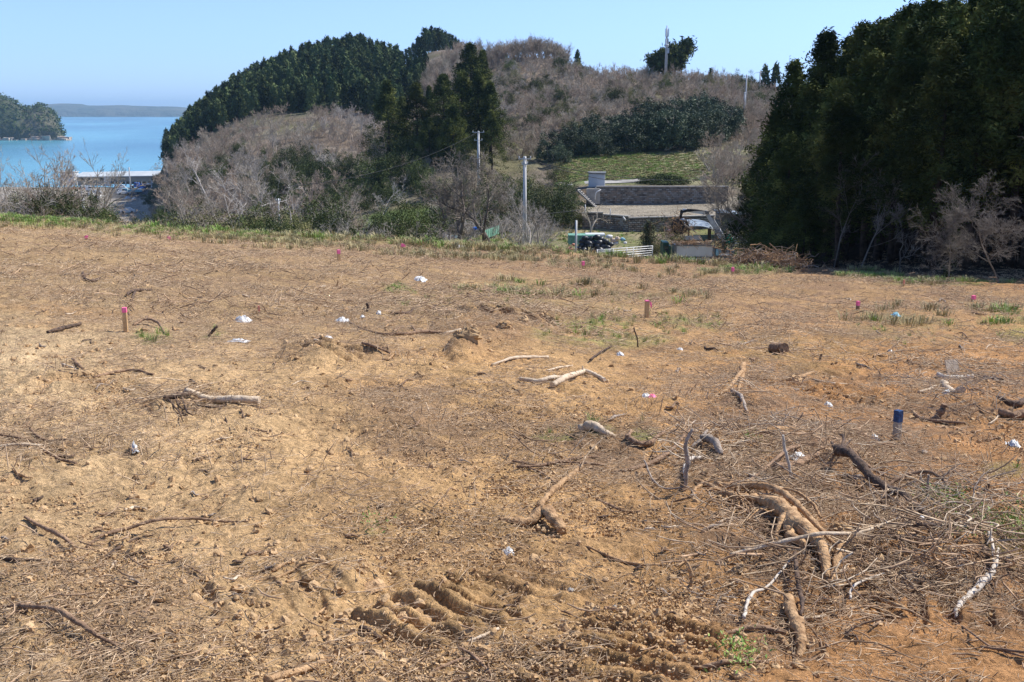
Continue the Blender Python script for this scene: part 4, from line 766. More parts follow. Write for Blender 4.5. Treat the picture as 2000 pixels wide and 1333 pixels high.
for i in range(9):
    q = a+u*i/8; V += [q, q+(0, 0, .75)]
    m.tube([q-(0, 0, .1), q+(0, 0, .8)], .03, 5, 1)
m.add(V, [[2*i, 2*i+2, 2*i+3, 2*i+1] for i in range(8)], 0); tag(m.build('green_netting', [M['netgreen'], M['green_dark']]), 'low green netting fence behind the leaning bare trunk', 'netting')
# vine pillar, blossom tree, canopy, barn
r = np.random.default_rng(77); C = np.stack([r.normal(size=90)*.28, r.normal(size=90)*.28, r.random(90)*2.9], 1); C[:, :2] *= (1.5-.3*C[:, 2:]); V, Q = leaves(C, 40, (.14, .14, .16), .12, r, 1.4, .2)
m = MB(); m.add(V, Q, 0); m.tube([(0, 0, -.3), (0, 0, 2.9)], [.3, .22], 8, 1); o = m.build('ivy_stump', [M['moss_wall'], M['trunk']]); o.location = (X(1271, 92), 92, gz(X(1271, 92), 92)); tag(o, 'dark ivy-covered stump at the end of the white gate', 'stump')
bt = empty('blossom_tree', (X(1293, 95), 95, gz(X(1293, 95), 95)-.2)); sk = branching(np.random.default_rng(5), 2.3, .05, 6, (7, 6), .6, .5, lean=.5); m = MB(); skel_mesh(m, sk, .012); m.build('branches', M['bare'], bt)
Cc = np.concatenate([tips(sk, 2), tips(sk, 1)]); Cc = Cc[Cc[:, 2] > .9]; V, Q = leaves(Cc, 7, (.1, .1, .1), .06, r); m = MB(); m.add(V, Q); m.build('blossom', M['blossom'], bt); tag(bt, 'small tree in pale pink blossom left of the crane grapple', 'tree')
for px, d, s in [(1318, 97, 1.3), (1300, 93, .8), (1288, 92, .7)]: plant_on('shrub', SH[1], px, d, s, 'yellow-brown bush behind the grapple and the blossom tree', 'shrub', 'bushes by the blossom tree')
cn = empty('open_shelter', (X(1358, 104), 104, gz(X(1358, 104), 104)-.3)); c0 = np.array(cn.location)
ra = P3(1338, 436, 104)-c0; rb = P3(1390, 441, 104)-c0; m = MB(); n = 12; V = []
for i in range(n+1):
    s = i/n; q = ra*(1-s)+rb*s+(0, 0, .22*math.sin(math.pi*s)**.8); V += [q+(0, -1.3, -.25), q+(0, 1.3, .12), q+(0, -1.3, -.31), q+(0, 1.3, .06)]
m.add(V, [[4*i, 4*i+4, 4*i+5, 4*i+1] for i in range(n)]+[[4*i+2, 4*i+3, 4*i+7, 4*i+6] for i in range(n)]+[[4*i, 4*i+2, 4*i+6, 4*i+4] for i in range(n)]); m.build('roof', M['tin'], cn)
for px in (1384, 1388, 1342): p = P3(px, 441, 104)-c0; m = MB(); m.box((p[0], (-1 if px != 1388 else 1)*1.0, p[2]/2), (.14, .14, p[2])); m.build('post', M['trunk'], cn)
tag(cn, 'open shelter with a curved grey tin roof behind the truck', 'shelter')
m = MB(); a = P3(1345, 466, 98); m.add([P3(1335, 469, 96), P3(1372, 469, 96), P3(1367, 460, 100), P3(1335, 461, 100), P3(1335, 470.5, 96), P3(1372, 470.5, 96), P3(1367, 461.5, 100), P3(1335, 462.5, 100)], [[0, 1, 2, 3], [4, 7, 6, 5], [0, 4, 5, 1], [1, 5, 6, 2], [2, 6, 7, 3], [3, 7, 4, 0]]); tag(m.build('dark_tarp', M['rubber']), 'dark sheet spread over a low stack behind the truck', 'tarp')
bn = empty('barn', (X(1438, 106), 106, gz(X(1438, 106), 106)-.5)); bz = zk(420, 106)-bn.location.z
m = MB(); m.box((0, 1.5, bz/2), (2.4, 3, bz)); m.build('wall', M['panel_dark'], bn); m = MB(); m.box((0, 1.3, bz+.12), (3.2, 3.8, .12), ry=.1); m.build('roof', M['tin'], bn); m = MB(); m.box((-.2, -.03, bz*.35), (1.1, .06, bz*.6)); m.build('door', M['opening_shade'], bn)  # barn doorway is a flat panel, its inner shade painted dark
m = MB(); m.box((.75, -.03, bz*.55), (.4, .05, .4)); m.build('window', M['glass'], bn); tag(bn, 'small dark barn with a blue-grey roof half hidden by the forest', 'barn')
# ------------------------------------------------------------------ grapple truck
D = 87.0; u1 = mpp(D); tz = gz(X(1360, D), D); tr_ = empty('grapple_truck', (X(1357, D), D, tz)); T0 = np.array(tr_.location)
def tp(px, py, dy=0): return P3(px, py, D)-T0+np.array([0, dy, 0])
top = tp(1357, 479)[2]; bot = tp(1357, 503)[2]; L_ = tp(1394, 490)[0]-tp(1319, 490)[0]; xc = (tp(1394, 490)[0]+tp(1319, 490)[0])/2
m = MB(); m.box((xc, -.02, (top+bot)/2), (L_-.2, .06, top-bot-.12)); m.build('side_panel', M['panel'], tr_)
m = MB(); m.box((xc, 1.9, (top+bot)/2), (L_-.2, .06, top-bot-.12)); m.build('side_panel', M['panel'], tr_)
m = MB()
for s in (-1, 1): m.box((xc+s*L_/2, -.03, (top+bot)/2), (.16, .12, top-bot))
m.box((xc, -.03, top-.03), (L_, .14, .09)); m.box((xc, -.03, bot+.03), (L_, .14, .09)); m.box((xc, .93, bot-.05), (L_, 1.8, .1)); m.build('bed_frame', M['panel_dark'], tr_)
m = MB(); m.box((xc-L_/2, .95, (top+bot)/2+.02), (.07, 1.8, top-bot)); m.build('headboard', M['steel'], tr_)
m = MB(); m.box((xc-.2, -.05, bot-.32), (L_*.92, .1, .5)); m.build('lower_panel', M['shed'], tr_)
cb_ = tp(1306, 488); m = MB(); cx = cb_[0]
m.box((cx-.12, .95, cb_[2]-.15), (.62, 1.8, .9)); m.box((cx-.2, .95, cb_[2]+.42), (.45, 1.6, .26)); cab = m.build('cab', M['green_dark'], tr_)
m = MB(); m.box((cx-.2, -.0, cb_[2]+.12), (.34, .05, .32)); m.build('window', M['glass'], cab)
m = MB(); m.tube([tp(1300, 495, -.25), tp(1300, 489, -.25), tp(1304, 487, -.25), tp(1305, 495, -.25)], .05, 6); m.build('mirror_bracket', M['rubber'], cab)
for px in (1302, 1372, 1388, 1330):
    for dy in (.05, 1.75):
        p = tp(px, 505, dy); m = MB(); n = 16; m.tube([(p[0], dy-.13, .42), (p[0], dy+.13, .42)], [.42, .42], n); w_ = m.build('wheel', M['rubber'], tr_); m = MB(); m.tube([(p[0], dy-.15, .42), (p[0], dy+.15, .42)], [.2, .2], 12); m.build('rim', M['steel'], w_)
m = MB(); m.box((tp(1412, 490)[0], .95, bot-.05), (1.9, 1.5, .22)); m.box((tp(1397, 494)[0], .4, bot+.35), (.45, .5, .6)); m.build('chassis', M['panel_dark'], tr_)
m = MB(); m.box((tp(1403, 493)[0], .2, tp(1403, 493)[2]), (.42, .6, .5)); m.build('toolbox', M['blue_light'], tr_)
m = MB(); m.box((tp(1426, 493)[0], .3, tp(1426, 493)[2]), (.55, 1.0, .42), ry=.25); m.build('rear_plate', M['steel'], tr_)
jt = [tp(1418, 497, .7), tp(1419, 474, .7), tp(1415, 462, .7)]; m = MB(); m.tube([jt[0], jt[1]], [.24, .2], 10); m.build('crane_post', M['panel_dark'], tr_)
def beam(a, b, w0, w1, name, mt, par):
    a = np.array(a); b = np.array(b); u = (b-a)/np.linalg.norm(b-a); s = np.array([0, 1, 0]); v = np.cross(u, s); V = []
    for p, w in ((a, w0), (b, w1)):
        for i, j in ((-1, -1), (1, -1), (1, 1), (-1, 1)): V.append(p+v*i*w/2+s*j*w*.4)
    m = MB(); m.add(V, [[0, 1, 5, 4], [1, 2, 6, 5], [2, 3, 7, 6], [3, 0, 4, 7], [3, 2, 1, 0], [4, 5, 6, 7]]); return m.build(name, M[mt], par)
bm = beam(tp(1420, 480, .7), tp(1383, 418, .7), .40, .26, 'boom', 'steel', tr_); m = MB(); m.tube([tp(1419, 470, .45), tp(1406, 446, .45)], .07, 8); m.tube([tp(1406, 446, .45), tp(1396, 430, .45)], .04, 8); m.build('hydraulic_ram', M['steel'], bm)
m = MB(); m.tube([tp(1416, 470, 1.0), tp(1402, 441, 1.0), tp(1386, 419, 1.0)], .03, 5); m.build('hose', M['rubber'], bm)
ar = beam(tp(1383, 418, .7), tp(1336, 412, .7), .30, .2, 'arm', 'white', tr_); m = MB(); m.tube([tp(1383, 417, .7)-(0, .3, 0), tp(1383, 417, .7)+(0, .3, 0)], .16, 10); m.build('pivot', M['panel_dark'], ar)
m = MB()
for k in range(4): m.tube([tp(1380-k*6, 414-k*.6, .5), tp(1362-k*3, 411+k, .45), tp(1345, 410+k*1.6, .5), tp(1336, 414+k, .55), tp(1333, 424, .6)], .03, 5)
m.build('hose', M['rubber'], ar)
gr = MB(); gr.tube([tp(1335, 412, .7), tp(1332, 424, .7), tp(1330, 430, .7)], [.14, .10, .12], 8)
for a in range(5):
    ph = a*1.257; cxg = tp(1330, 431, .7); P = [cxg+np.array([math.cos(ph)*r_, math.sin(ph)*r_*.9, z_]) for r_, z_ in ((.12, 0), (.5, -.12), (.68, -.5), (.55, -.9), (.22, -1.15))]; gr.tube(P, [.1, .12, .11, .08, .03], 6)
gr.build('grapple', M['rubber'], tr_); m = MB(); m.tube([tp(1330, 431.5, .5), tp(1336, 430, .4), tp(1341, 432, .5)], [.08, .11, .06], 8); m.build('cylinder_cover', M['white'], tr_)
tag(tr_, 'grey-sided truck with a folding grapple crane lifting roots', 'truck')
# sticks held in the grapple and heaped on the bed
def stick_cloud(name, label, c, ext, n, L0, r0, mats, seed, cat=None, up=.3, kind='stuff'):
    r = np.random.default_rng(seed); m = MB()
    C = np.array(c)+r.normal(size=(n, 3))*np.array(ext)*.5; Dv = r.normal(size=(n, 3)); Dv[:, 2] *= up; Dv /= np.linalg.norm(Dv, axis=1, keepdims=True); Ls = L0*(.4+.9*r.random(n))
    P = C[:, None]+Dv[:, None]*(np.linspace(-.5, .5, 4)[None, :, None]*Ls[:, None, None])+r.normal(size=(n, 4, 3))*.05*L0; R_ = (r0*(.4+.9*r.random(n)))[:, None]*np.array([1, .9, .7, .4])[None]
    V, Q = tubes(P, R_, 5); mi = r.integers(0, len(mats), n); Q = Q.reshape(n, -1, 4)
    m.add(V, Q[mi == 0].reshape(-1, 4), 0, True)
    for k in range(1, len(mats)): m.Fs.append((Q[mi == k].reshape(-1, 4), k, True))
    o = m.build(name, [M[x_] for x_ in mats]); return tag(o, label, cat, None, kind)
g0 = T0+tp(1331, 444, .7); stick_cloud('root_bundle', 'bundle of torn roots hanging in the grapple', g0, (1.1, .9, 1.0), 260, .8, .02, ['bark_brown', 'root', 'bark_dark'], 5, up=.9)
m = MB(); m.tube([T0+tp(1333, 438, .3), T0+tp(1345, 444, .1), T0+tp(1361, 456, 0)], [.05, .06, .04], 7); tag(m.build('branch', M['bark_pale']), 'pale branch sticking out to the right of the grapple', 'branch')
stick_cloud('wood_load', 'chopped roots and branches heaped on the truck bed', T0+np.array([xc+.1, .95, top+.02]), (L_*.62, 1.2, .18), 420, .6, .018, ['bark_brown', 'root', 'bark_pale', 'bark_brown'], 6)
stick_cloud('wood_load', 'spill of bark and roots beside the crane post', T0+tp(1408, 488, .3), (.7, .6, 1.0), 300, .45, .018, ['bark_brown', 'root', 'bark_brown'], 7, up=.8)
# the crane operator
def person():
    root = empty('person', T0+tp(1431, 474, .5)); s = 1.0
    J = [((0, 0, 0), .15), ((-.06, 0, .28), .16), ((-.13, 0, .48), .15), ((-.19, 0, .58), .06), ((-.22, 0, .63), .055),
         ((-.14, -.19, .50), .07), ((-.28, -.24, .26), .055), ((-.52, -.20, .22), .045), ((-.60, -.19, .22), .04), ((-.14, .19, .50), .07), ((-.28, .24, .26), .055), ((-.52, .20, .22), .045), ((-.60, .19, .22), .04),
         ((-.05, -.12, -.04), .11), ((-.42, -.14, -.02), .085), ((-.46, -.14, -.42), .06), ((-.58, -.14, -.46), .045), ((-.05, .12, -.04), .11), ((-.42, .14, -.02), .085), ((-.46, .14, -.42), .06), ((-.58, .14, -.46), .045)]
    E = [(0, 1), (1, 2), (2, 3), (3, 4), (2, 5), (5, 6), (6, 7), (7, 8), (2, 9), (9, 10), (10, 11), (11, 12), (0, 13), (13, 14), (14, 15), (15, 16), (0, 17), (17, 18), (18, 19), (19, 20)]
    me = bpy.data.meshes.new('body'); me.from_pydata([j[0] for j in J], E, []); o = bpy.data.objects.new('body', me); COL.objects.link(o); o.parent = root; me.materials.append(M['green'])
    md = o.modifiers.new('skin', 'SKIN'); 
    for v, (_, r_) in zip(me.skin_vertices[0].data, J): v.radius = (r_, r_)
    me.skin_vertices[0].data[0].use_root = True; o.modifiers.new('sub', 'SUBSURF').levels = 1
    m = MB(); m.tube([(-.23, 0, .60), (-.25, 0, .66), (-.25, 0, .76), (-.23, 0, .84)], [.06, .10, .10, .05], 10); m.tube([(-.34, 0, .71), (-.37, 0, .70)], [.02, .012], 6); m.build('head', M['skin'], root)
    m = MB(); m.tube([(-.25, 0, .75), (-.24, 0, .77), (-.24, 0, .84), (-.24, 0, .88)], [.15, .125, .10, .03], 12); m.build('helmet', M['white'], root)
    tag(root, 'person in green overalls and white helmet seated at the crane controls', 'person')
person()
m = MB(); p = T0+tp(1431, 474, .5); m.box(p+(.02, 0, -.2), (.4, .4, .08)); m.box(p+(.2, 0, .05), (.06, .4, .45)); m.tube([p+(0, 0, -.9), p+(0, 0, -.2)], .06, 8); s_ = m.build('operator_seat', M['panel_dark']); s_.parent = tr_; s_.location = tuple(-T0)
# heap of grubbed roots at the field edge
gp = np.array([X(1503, 38.2), 38.2]); stick_cloud('root_heap', 'long heap of grubbed roots and branches at the edge of the field', (gp[0], gp[1], gz(gp[0], gp[1])+.22), (1.3, .8, .38), 1700, .62, .014, ['bark_brown', 'root', 'bark_grey', 'bark_brown'], 8, up=.4)
gp = np.array([X(1432, 38), 38.0]); stick_cloud('root_heap', 'low left tail of the heap of grubbed roots', (gp[0], gp[1], gz(gp[0], gp[1])+.08), (.9, .6, .16), 500, .5, .012, ['bark_brown', 'root', 'bark_brown'], 9, up=.35)
# ------------------------------------------------------------------ harbour
hb = empty('harbour_building', (X(222, 432), 432, CZ-28.5)); h0 = np.array(hb.location); W_ = X(298, 432)-X(148, 432); zt = zk(345, 432)-h0[2]; rt = zk(335.5, 440)-h0[2]
m = MB(); m.box((0, 8, zt/2+.2), (W_, .4, zt)); m.build('rear_wall', M['wall_tan'], hb)
m = MB(); m.box((0, 0, zt-1.0), (W_, .5, 2.0)); m.build('front_fascia', M['wall_tan'], hb); m = MB(); m.box((-W_*.3, 0, zt*.35), (W_*.4, .4, zt*.7-.2)); m.build('front_wall', M['wall_tan'], hb)
for k in range(9): m = MB(); m.box((-W_*.08+k*W_*.07, -.1, (zt-2)/2), (.4, .4, zt-2)); m.build('pillar', M['white'], hb)
m = MB(); V = [(-W_/2-1, -1.2, zt-.05), (W_/2+1, -1.2, zt+.35), (W_/2+1, 8.5, rt+.3), (-W_/2-1, 8.5, rt-.2)]; V += [(a, b, c-.3) for a, b, c in V]; m.add(V, [[0, 1, 2, 3], [7, 6, 5, 4], [0, 4, 5, 1], [1, 5, 6, 2], [2, 6, 7, 3], [3, 7, 4, 0]]); m.build('roof', M['roofing'], hb)
for k in range(4): m = MB(); m.box((-W_*.44+k*W_*.09, -.24, 2.6), (1.5, .1, 1.0)); m.build('window', M['glass'], hb)
m = MB(); m.box((-W_*.1, -.5, 1.7), (2.6, .8, 3.4)); m.build('entrance', M['bag_clear'], hb); tag(hb, 'long harbour shed with a pale roof and open pillared front by the water', 'building')
b2 = empty('small_building', (X(126, 436), 436, CZ-28.5)); m = MB(); m.box((0, 3, 2.5), (5.5, 5, 5)); m.build('wall', M['white'], b2); m = MB(); m.box((0, 3, 5.1), (6, 5.5, .3)); m.build('roof', M['roofing'], b2)
for k in (-1, 1): m = MB(); m.box((k*1.4, .46, 3.4), (1.1, .1, 1.0)); m.build('window', M['glass'], b2)
tag(b2, 'white block of a building behind the leafless trees at left', 'building')
def vehicle(px, py, d, L, kind, mt, label, rz):
    x = X(px, d); z = zk(py, d); z = gz(x, d)+.02; r0 = empty('parked_'+kind, (x, d, z), rz); b_ = MB()
    if kind == 'car':
        V = []
        for xx, zz, w_ in [(-L/2, .35, .8), (-L/2, .85, .78), (-L*.28, .95, .78), (-L*.16, 1.42, .66), (L*.25, 1.45, .66), (L*.42, .98, .78), (L/2, .85, .78), (L/2, .35, .8)]: V += [(xx, -w_, zz), (xx, w_, zz)]
        b_.add(V, [[2*i, 2*i+2, 2*i+3, 2*i+1] for i in range(7)]+[[14, 0, 1, 15]]); b_.Fs.append((np.array([[14, 12, 10, 8, 6, 4, 2, 0]])+0, 0, False)); b_.Fs.append((np.array([[1, 3, 5, 7, 9, 11, 13, 15]]), 0, False)); b_.build('body', M[mt], r0)
        g = MB(); g.box((L*.04, 0, 1.2), (L*.42, 1.42, .34)); g.build('window', M['glass'], r0)
    else:
        b_.box((-L*.36, 0, 1.25), (L*.26, 1.7, 1.6)); b_.build('cab', M[mt[0]], r0); g = MB(); g.box((-L*.44, 0, 1.6), (L*.13, 1.74, .5)); g.build('window', M['glass'], r0)
        g = MB(); g.box((L*.14, 0, .95), (L*.7, 1.8, .18))
        for s in (-1, 1): g.box((L*.14, s*.9, 1.3), (L*.7, .08, .55))
        g.build('bed', M[mt[1]], r0)
    for sx in (-.3, .3):
        for sy in (-1, 1): w_ = MB(); w_.tube([(sx*L, sy*.82-.1, .34), (sx*L, sy*.82+.1, .34)], [.34, .34], 12); w_.build('wheel', M['rubber'], r0)
    tag(r0, label, 'car' if kind == 'car' else 'truck', 'vehicles parked at the harbour')
for a in [(270, 370, 392, 4.2, 'car', 'white', 'white car parked in the harbour yard facing the field', 1.4), (238, 370, 392, 4.4, 'car', 'white', 'white car at the left of the harbour parking row', .4), (233, 364, 402, 4.2, 'car', 'white', 'white car behind the left parking row', .3), (287, 364, 404, 4.2, 'car', 'blue_light', 'pale blue car near the lamp pole', 1.2), (229, 357, 414, 3.8, 'car', 'bag_clear', 'pale car close to the harbour building entrance', .2), (262, 357, 416, 4.2, 'car', 'tan_bag', 'beige car under the harbour roof edge', .2),
          (236, 377, 383, 4.4, 'car', 'bag', 'white car nearest the brush in the harbour yard', .5), (180, 378, 381, 4.4, 'car', 'bag', 'white car half hidden behind the brush', .3), (241, 414, 300, 3.8, 'car', 'bag_clear', 'pale van low in the brush below the harbour', .3),
          (253, 378, 384, 6.5, 'truck', ('blue_light', 'blue_light'), 'teal flatbed truck in the harbour yard', .2), (277, 360, 410, 7, 'truck', ('blue', 'blue'), 'bright blue truck before the open shed', .15), (154, 366, 398, 7, 'truck', ('white', 'orange'), 'truck with an orange load bed at the left of the harbour', 3.2), (281, 366, 400, 5, 'truck', ('blue', 'panel_dark'), 'dark blue small truck beside the white car', 1.2)]: vehicle(*a)
for px, d, s, nm in [(243, 355, 1.2, 'first pale sacking heap'), (256, 352, 1.0, 'second pale sacking heap'), (186, 362, 1.5, 'grey heap of gear'), (172, 372, 1.2, 'pale heap of gear')]:
    sack(px, 385, s, 'bag_clear', nm+' in the harbour yard', d, 'gear_heap', 'heap', 'heaps of gear in the harbour yard'); COL.objects[-1].location = (X(px, d), d, gz(X(px, d), d)+s*.3)
# rocks at the foot of the headland
r = np.random.default_rng(12); m = MB()
for i in range(150):
    px = -30+rng.random()*160 if i < 100 else 60+rng.random()*72; t = float(tk(px, 266)[0]); d = 1175+r.random()*30; s = (1.2+3.*r.random()**2)*(1 if px < 60 else 1.2); C = r.normal(size=(8, 3)); C /= np.linalg.norm(C, axis=1, keepdims=True)
    q = np.array([[a, b_, c] for a in (-1, 1) for b_ in (-1, 1) for c in (-1, 1)])*(.5+.5*r.random((8, 1)))*np.array([s*1.4, s, s*.8]); m.add(q+np.array([t*d, d, s*.2+(1.5*r.random()*float(np.interp(px, [60, 90, 132], [.4, 1, 0])))]), [[0, 1, 3, 2], [4, 6, 7, 5], [0, 4, 5, 1], [2, 3, 7, 6], [0, 2, 6, 4], [1, 5, 7, 3]])
tag(m.build('shore_rocks', M['rock']), 'pale rock ledge along the foot of the headland', None, None, 'stuff')
ok = hz_ > 4; C = np.stack([hx[ok], hy[ok], hz_[ok]], 1); C = C[r.integers(0, len(C), 2600)]; C[:, 2] += 1.5; V, Q = leaves(C, 12, (2.2, 2.2, 1.8), 2.6, r, 1.2); m = MB(); m.add(V, Q); tag(m.build('headland_wood', M['coast_wood'] if 'coast_wood' in M else M['cedar_far']), 'evergreen wood covering the headland', None, None, 'stuff')
# ------------------------------------------------------------------ the field: clods, litter, grass (stuff)
def clod_mesh(seed, mt='clod', n=7, k=5):
    r = np.random.default_rng(seed); V = []
    for i in range(k+1):
        for j in range(n):
            a = math.pi*i/k; b_ = 2*math.pi*(j+.5*(i % 2))/n; q = 1+(.22*r.normal() if 0 < i < k else 0); V.append((q*math.sin(a)*math.cos(b_), .85*q*math.sin(a)*math.sin(b_), .7*q*math.cos(a)))
    Fq = [[i*n+j, i*n+(j+1) % n, (i+1)*n+(j+1) % n, (i+1)*n+j] for i in range(k) for j in range(n)]
    m = MB(); m.add(V, Fq, 0, False); return m.mesh(M[mt], 'clod')
CM = [clod_mesh(s) for s in range(4)]
def crumb_patch(seed, n=22, ext=.11):
    r = np.random.default_rng(seed); m = MB()
    for i in range(n):
        s = .0016+.0050*r.random()**2.6; q = np.array([[a, b_, c] for a in (-1, 1) for b_ in (-1, 1) for c in (-1, 1)])*(.55+.5*r.random((8, 1)))*s
        R_ = np.array(Matrix.Rotation(r.random()*6, 3, 'Z')@Matrix.Rotation(r.random()*3, 3, 'X')); m.add(q@R_.T+np.array([r.normal()*ext, r.normal()*ext, s*.5]), [[0, 1, 3, 2], [4, 6, 7, 5], [0, 4, 5, 1], [2, 3, 7, 6], [0, 2, 6, 4], [1, 5, 7, 3]])
    return m.mesh(M['clod'], 'crumbs')
def straw_patch(seed, n, ext, L0, r0, mt, lift=.006, curve=.12, tilt=.12):
    r = np.random.default_rng(seed); m = MB(); C = np.stack([r.normal(size=n)*ext, r.normal(size=n)*ext, np.abs(r.normal(size=n))*lift+r0], 1)
    Dv = np.stack([r.normal(size=n), r.normal(size=n), r.normal(size=n)*tilt], 1); Dv /= np.linalg.norm(Dv, axis=1, keepdims=True); Ls = L0*(.3+1.1*r.random(n)**1.5)
    s = np.linspace(-.5, .5, 4); side = np.stack([-Dv[:, 1], Dv[:, 0], 0*Dv[:, 0]], 1)*(r.normal(size=n)*curve)[:, None]
    P = C[:, None]+Dv[:, None]*(s[None, :, None]*Ls[:, None, None])+side[:, None]*((s**2*2)[None, :, None]*Ls[:, None, None]); V, Q = tubes(P, (r0*(.5+r.random(n)))[:, None]*np.array([[.8, 1, .9, .6]]), 3); m.add(V, Q, 0, True); return m.mesh(M[mt], 'litter')
def tuft(seed, n, h, w, mt, spread=.05, lean=.5):
    r = np.random.default_rng(seed); a = r.random(n)*6.28; o = np.stack([np.cos(a), np.sin(a), 0*a], 1); B_ = o*spread*r.random((n, 1)); H_ = h*(.5+.7*r.random(n)); s = np.stack([-o[:, 1], o[:, 0], 0*a], 1)*w
    l = (lean*(.3+r.random(n)))[:, None]; mid = B_+o*l*H_[:, None]*.35+np.array([0, 0, 1])*H_[:, None]*.6; tip = B_+o*l*H_[:, None]*1.0+np.array([0, 0, 1])*H_[:, None]*(.95-.3*l)
    V = np.stack([B_-s, B_+s, mid-s*.8, mid+s*.8, tip], 1).reshape(-1, 3); i = np.arange(n)*5; m = MB(); m.add(V, np.stack([i, i+1, i+3, i+2], 1)); m.Fs.append((np.stack([i+2, i+3, i+4], 1), 0, False)); return m.mesh(M[mt], 'tuft')
def mask_px(x, y, L): px, py = proj(x, y, H(x, y, False)); return blobs(px, py, L), px, py
r4 = np.random.default_rng(44)
# clods
x, y = view_pts(68000, 3.0, 30, .72, 1.0, r4); bm_, px, py = mask_px(x, y, [(1000, 1200, 560, 160, .9), (600, 1200, 300, 150, .8), (970, 640, 130, 45, 1.3), (905, 690, 60, 30, 1.6), (615, 695, 80, 32, 1.2), (1560, 1180, 300, 120, .7), (1850, 800, 250, 70, .7), (1200, 980, 500, 80, .6), (100, 700, 220, 60, .8), (1300, 1010, 300, 200, .45), (300, 1290, 400, 60, .7)])
cl = vnoise(x/.5, y/.5, 301)*.6+vnoise(x/.13, y/.13, 302)*.4; keep = r4.random(len(x)) < (.16+.9*bm_)*sst(.38, .7, cl); x, y = x[keep], y[keep]
scat_simple('soil_clods', 'loose clods of sandy soil strewn over the field', x, y, CM, .004, .034, .002, .6, .8, r4)
x, y = view_pts(22000, 3.0, 8.5, .62, 1.0, r4); n3 = vnoise(x/.6, y/.6, 303)*.6+vnoise(x/.17, y/.17, 333)*.4; k = r4.random(len(x)) < sst(.48, .72, n3)*(.35+.65*mask_px(x, y, [(1000, 1230, 600, 130, 1), (1560, 1200, 300, 120, 1), (1200, 980, 500, 80, .6)])[0]); scat_simple('soil_crumbs', 'small crumbs of dry soil', x[k], y[k], [crumb_patch(s) for s in range(5)], .7, 1.5, 0, .05, None, r4)
# straw and twig litter
SLP = [straw_patch(s, 16, .075, .075, .0012, 'straw') for s in range(5)]; TP = [straw_patch(20+s, 6, .12, .10, .0022, 'twig', .008, .3, .12) for s in range(5)]
x, y = view_pts(53000, 3.0, 17, .72, 1.0, r4); lit, px, py = mask_px(x, y, LITTER_PX); n3 = vnoise(x/.9, y/.9, 304)*.6+vnoise(x/.25, y/.25, 305)*.4; tr_m, _, _ = mask_px(x, y, [(1200, 1260, 230, 70, 1), (850, 1200, 170, 70, 1), (150, 960, 300, 80, 1), (520, 1000, 260, 90, .8), (600, 870, 260, 90, .6), (450, 1180, 330, 100, .75), (1000, 1010, 200, 120, .5), (1250, 1050, 160, 70, .7)])
k = r4.random(len(x)) < (.08+.5*lit*(.5+.5*n3)+.38*sst(.5, .72, n3))*(1-.9*tr_m)
scat_simple('straw_litter', 'chopped dry straw lying over the near field', x[k], y[k], SLP, .7, 1.5, .001, .10, None, r4)
k = r4.random(len(x)) < (.03+.26*lit*(.4+.6*n3)+.10*sst(.55, .75, n3))*(1-.8*tr_m); scat_simple('twig_litter', 'broken twigs lying over the near field', x[k], y[k], TP, .6, 1.5, .002, .12, None, r4)
SPF = [straw_patch(40+s, 22, .22, .16, .0034, 'straw', .02, .2, .25) for s in range(4)]+[straw_patch(50+s, 8, .25, .22, .005, 'twig', .03, .2, .3) for s in range(3)]
x, y = view_pts(24000, 13, 47, .60, 1.3, r4); lit, px, py = mask_px(x, y, LITTER_PX); n3 = vnoise(x/2.2, y/1.5, 306)*.6+vnoise(x/.6, y/.6, 307)*.4
trk = np.exp(-((py-(520+.085*(px-1550)))/10)**2)*(px > 1500); k = r4.random(len(x)) < (.35+.4*lit)*(.2+.8*sst(.38, .62, n3))*(1-.85*trk); scat_simple('far_litter', 'straw and twigs covering the far half of the field', x[k], y[k], SPF, .6, 1.5, .004, .08, None, r4)
# standing stubble
ST = [straw_patch(60+s, 5, .06, .10, .0018, 'straw', .02, .1, 2.0) for s in range(4)]; x, y = view_pts(9000, 5.5, 40, .60, 1.2, r4); n3 = vnoise(x/1.5, y/1.5, 308); k = r4.random(len(x)) < sst(.5, .75, n3)*.55; scat_simple('stubble', 'upright bits of dry stalk', x[k], y[k], ST, .7, 1.8, .02, .2, None, r4)
# thick tangle of sticks on the right and in the small brush heaps
TG = [straw_patch(70+s, 9, .13, .24, .0034, ('twig', 'twig', 'bark_grey', 'twig', 'bark_pale')[s], .03, .4, .3) for s in range(5)]+[straw_patch(80+s, 8, .14, .3, .003, 'straw', .03, .25, .3) for s in range(2)]
x, y = view_pts(14000, 3.2, 16, .60, 1.0, r4); hp, px, py = mask_px(x, y, [(1600, 1030, 260, 120, .6), (1860, 1070, 230, 110, 1), (1480, 890, 200, 60, .7), (1650, 1170, 200, 60, .6), (1440, 1190, 70, 60, .7), (1480, 765, 80, 40, .6), (1850, 750, 160, 35, .3), (1560, 900, 160, 50, .4), (1080, 905, 130, 18, .3), (350, 800, 50, 18, .6), (830, 775, 40, 16, .3), (1920, 830, 120, 40, .35)])
k = r4.random(len(x)) < hp*.36; x, y = x[k], y[k]; n = len(x); z = H(x, y)+.012+.05*r4.random(n)*mask_px(x, y, [(1860, 1060, 230, 110, 1), (1600, 1060, 220, 90, .6)])[0]
scatter('tangled_sticks', 'tangle of dead sticks and vines heaped in the right foreground', np.stack([x, y, z], 1), np.stack([r4.normal(size=n)*.16, r4.normal(size=n)*.16, r4.random(n)*6.28], 1), np.repeat((.5+.9*r4.random(n))[:, None], 3, 1), r4.integers(0, 7, n), TG)
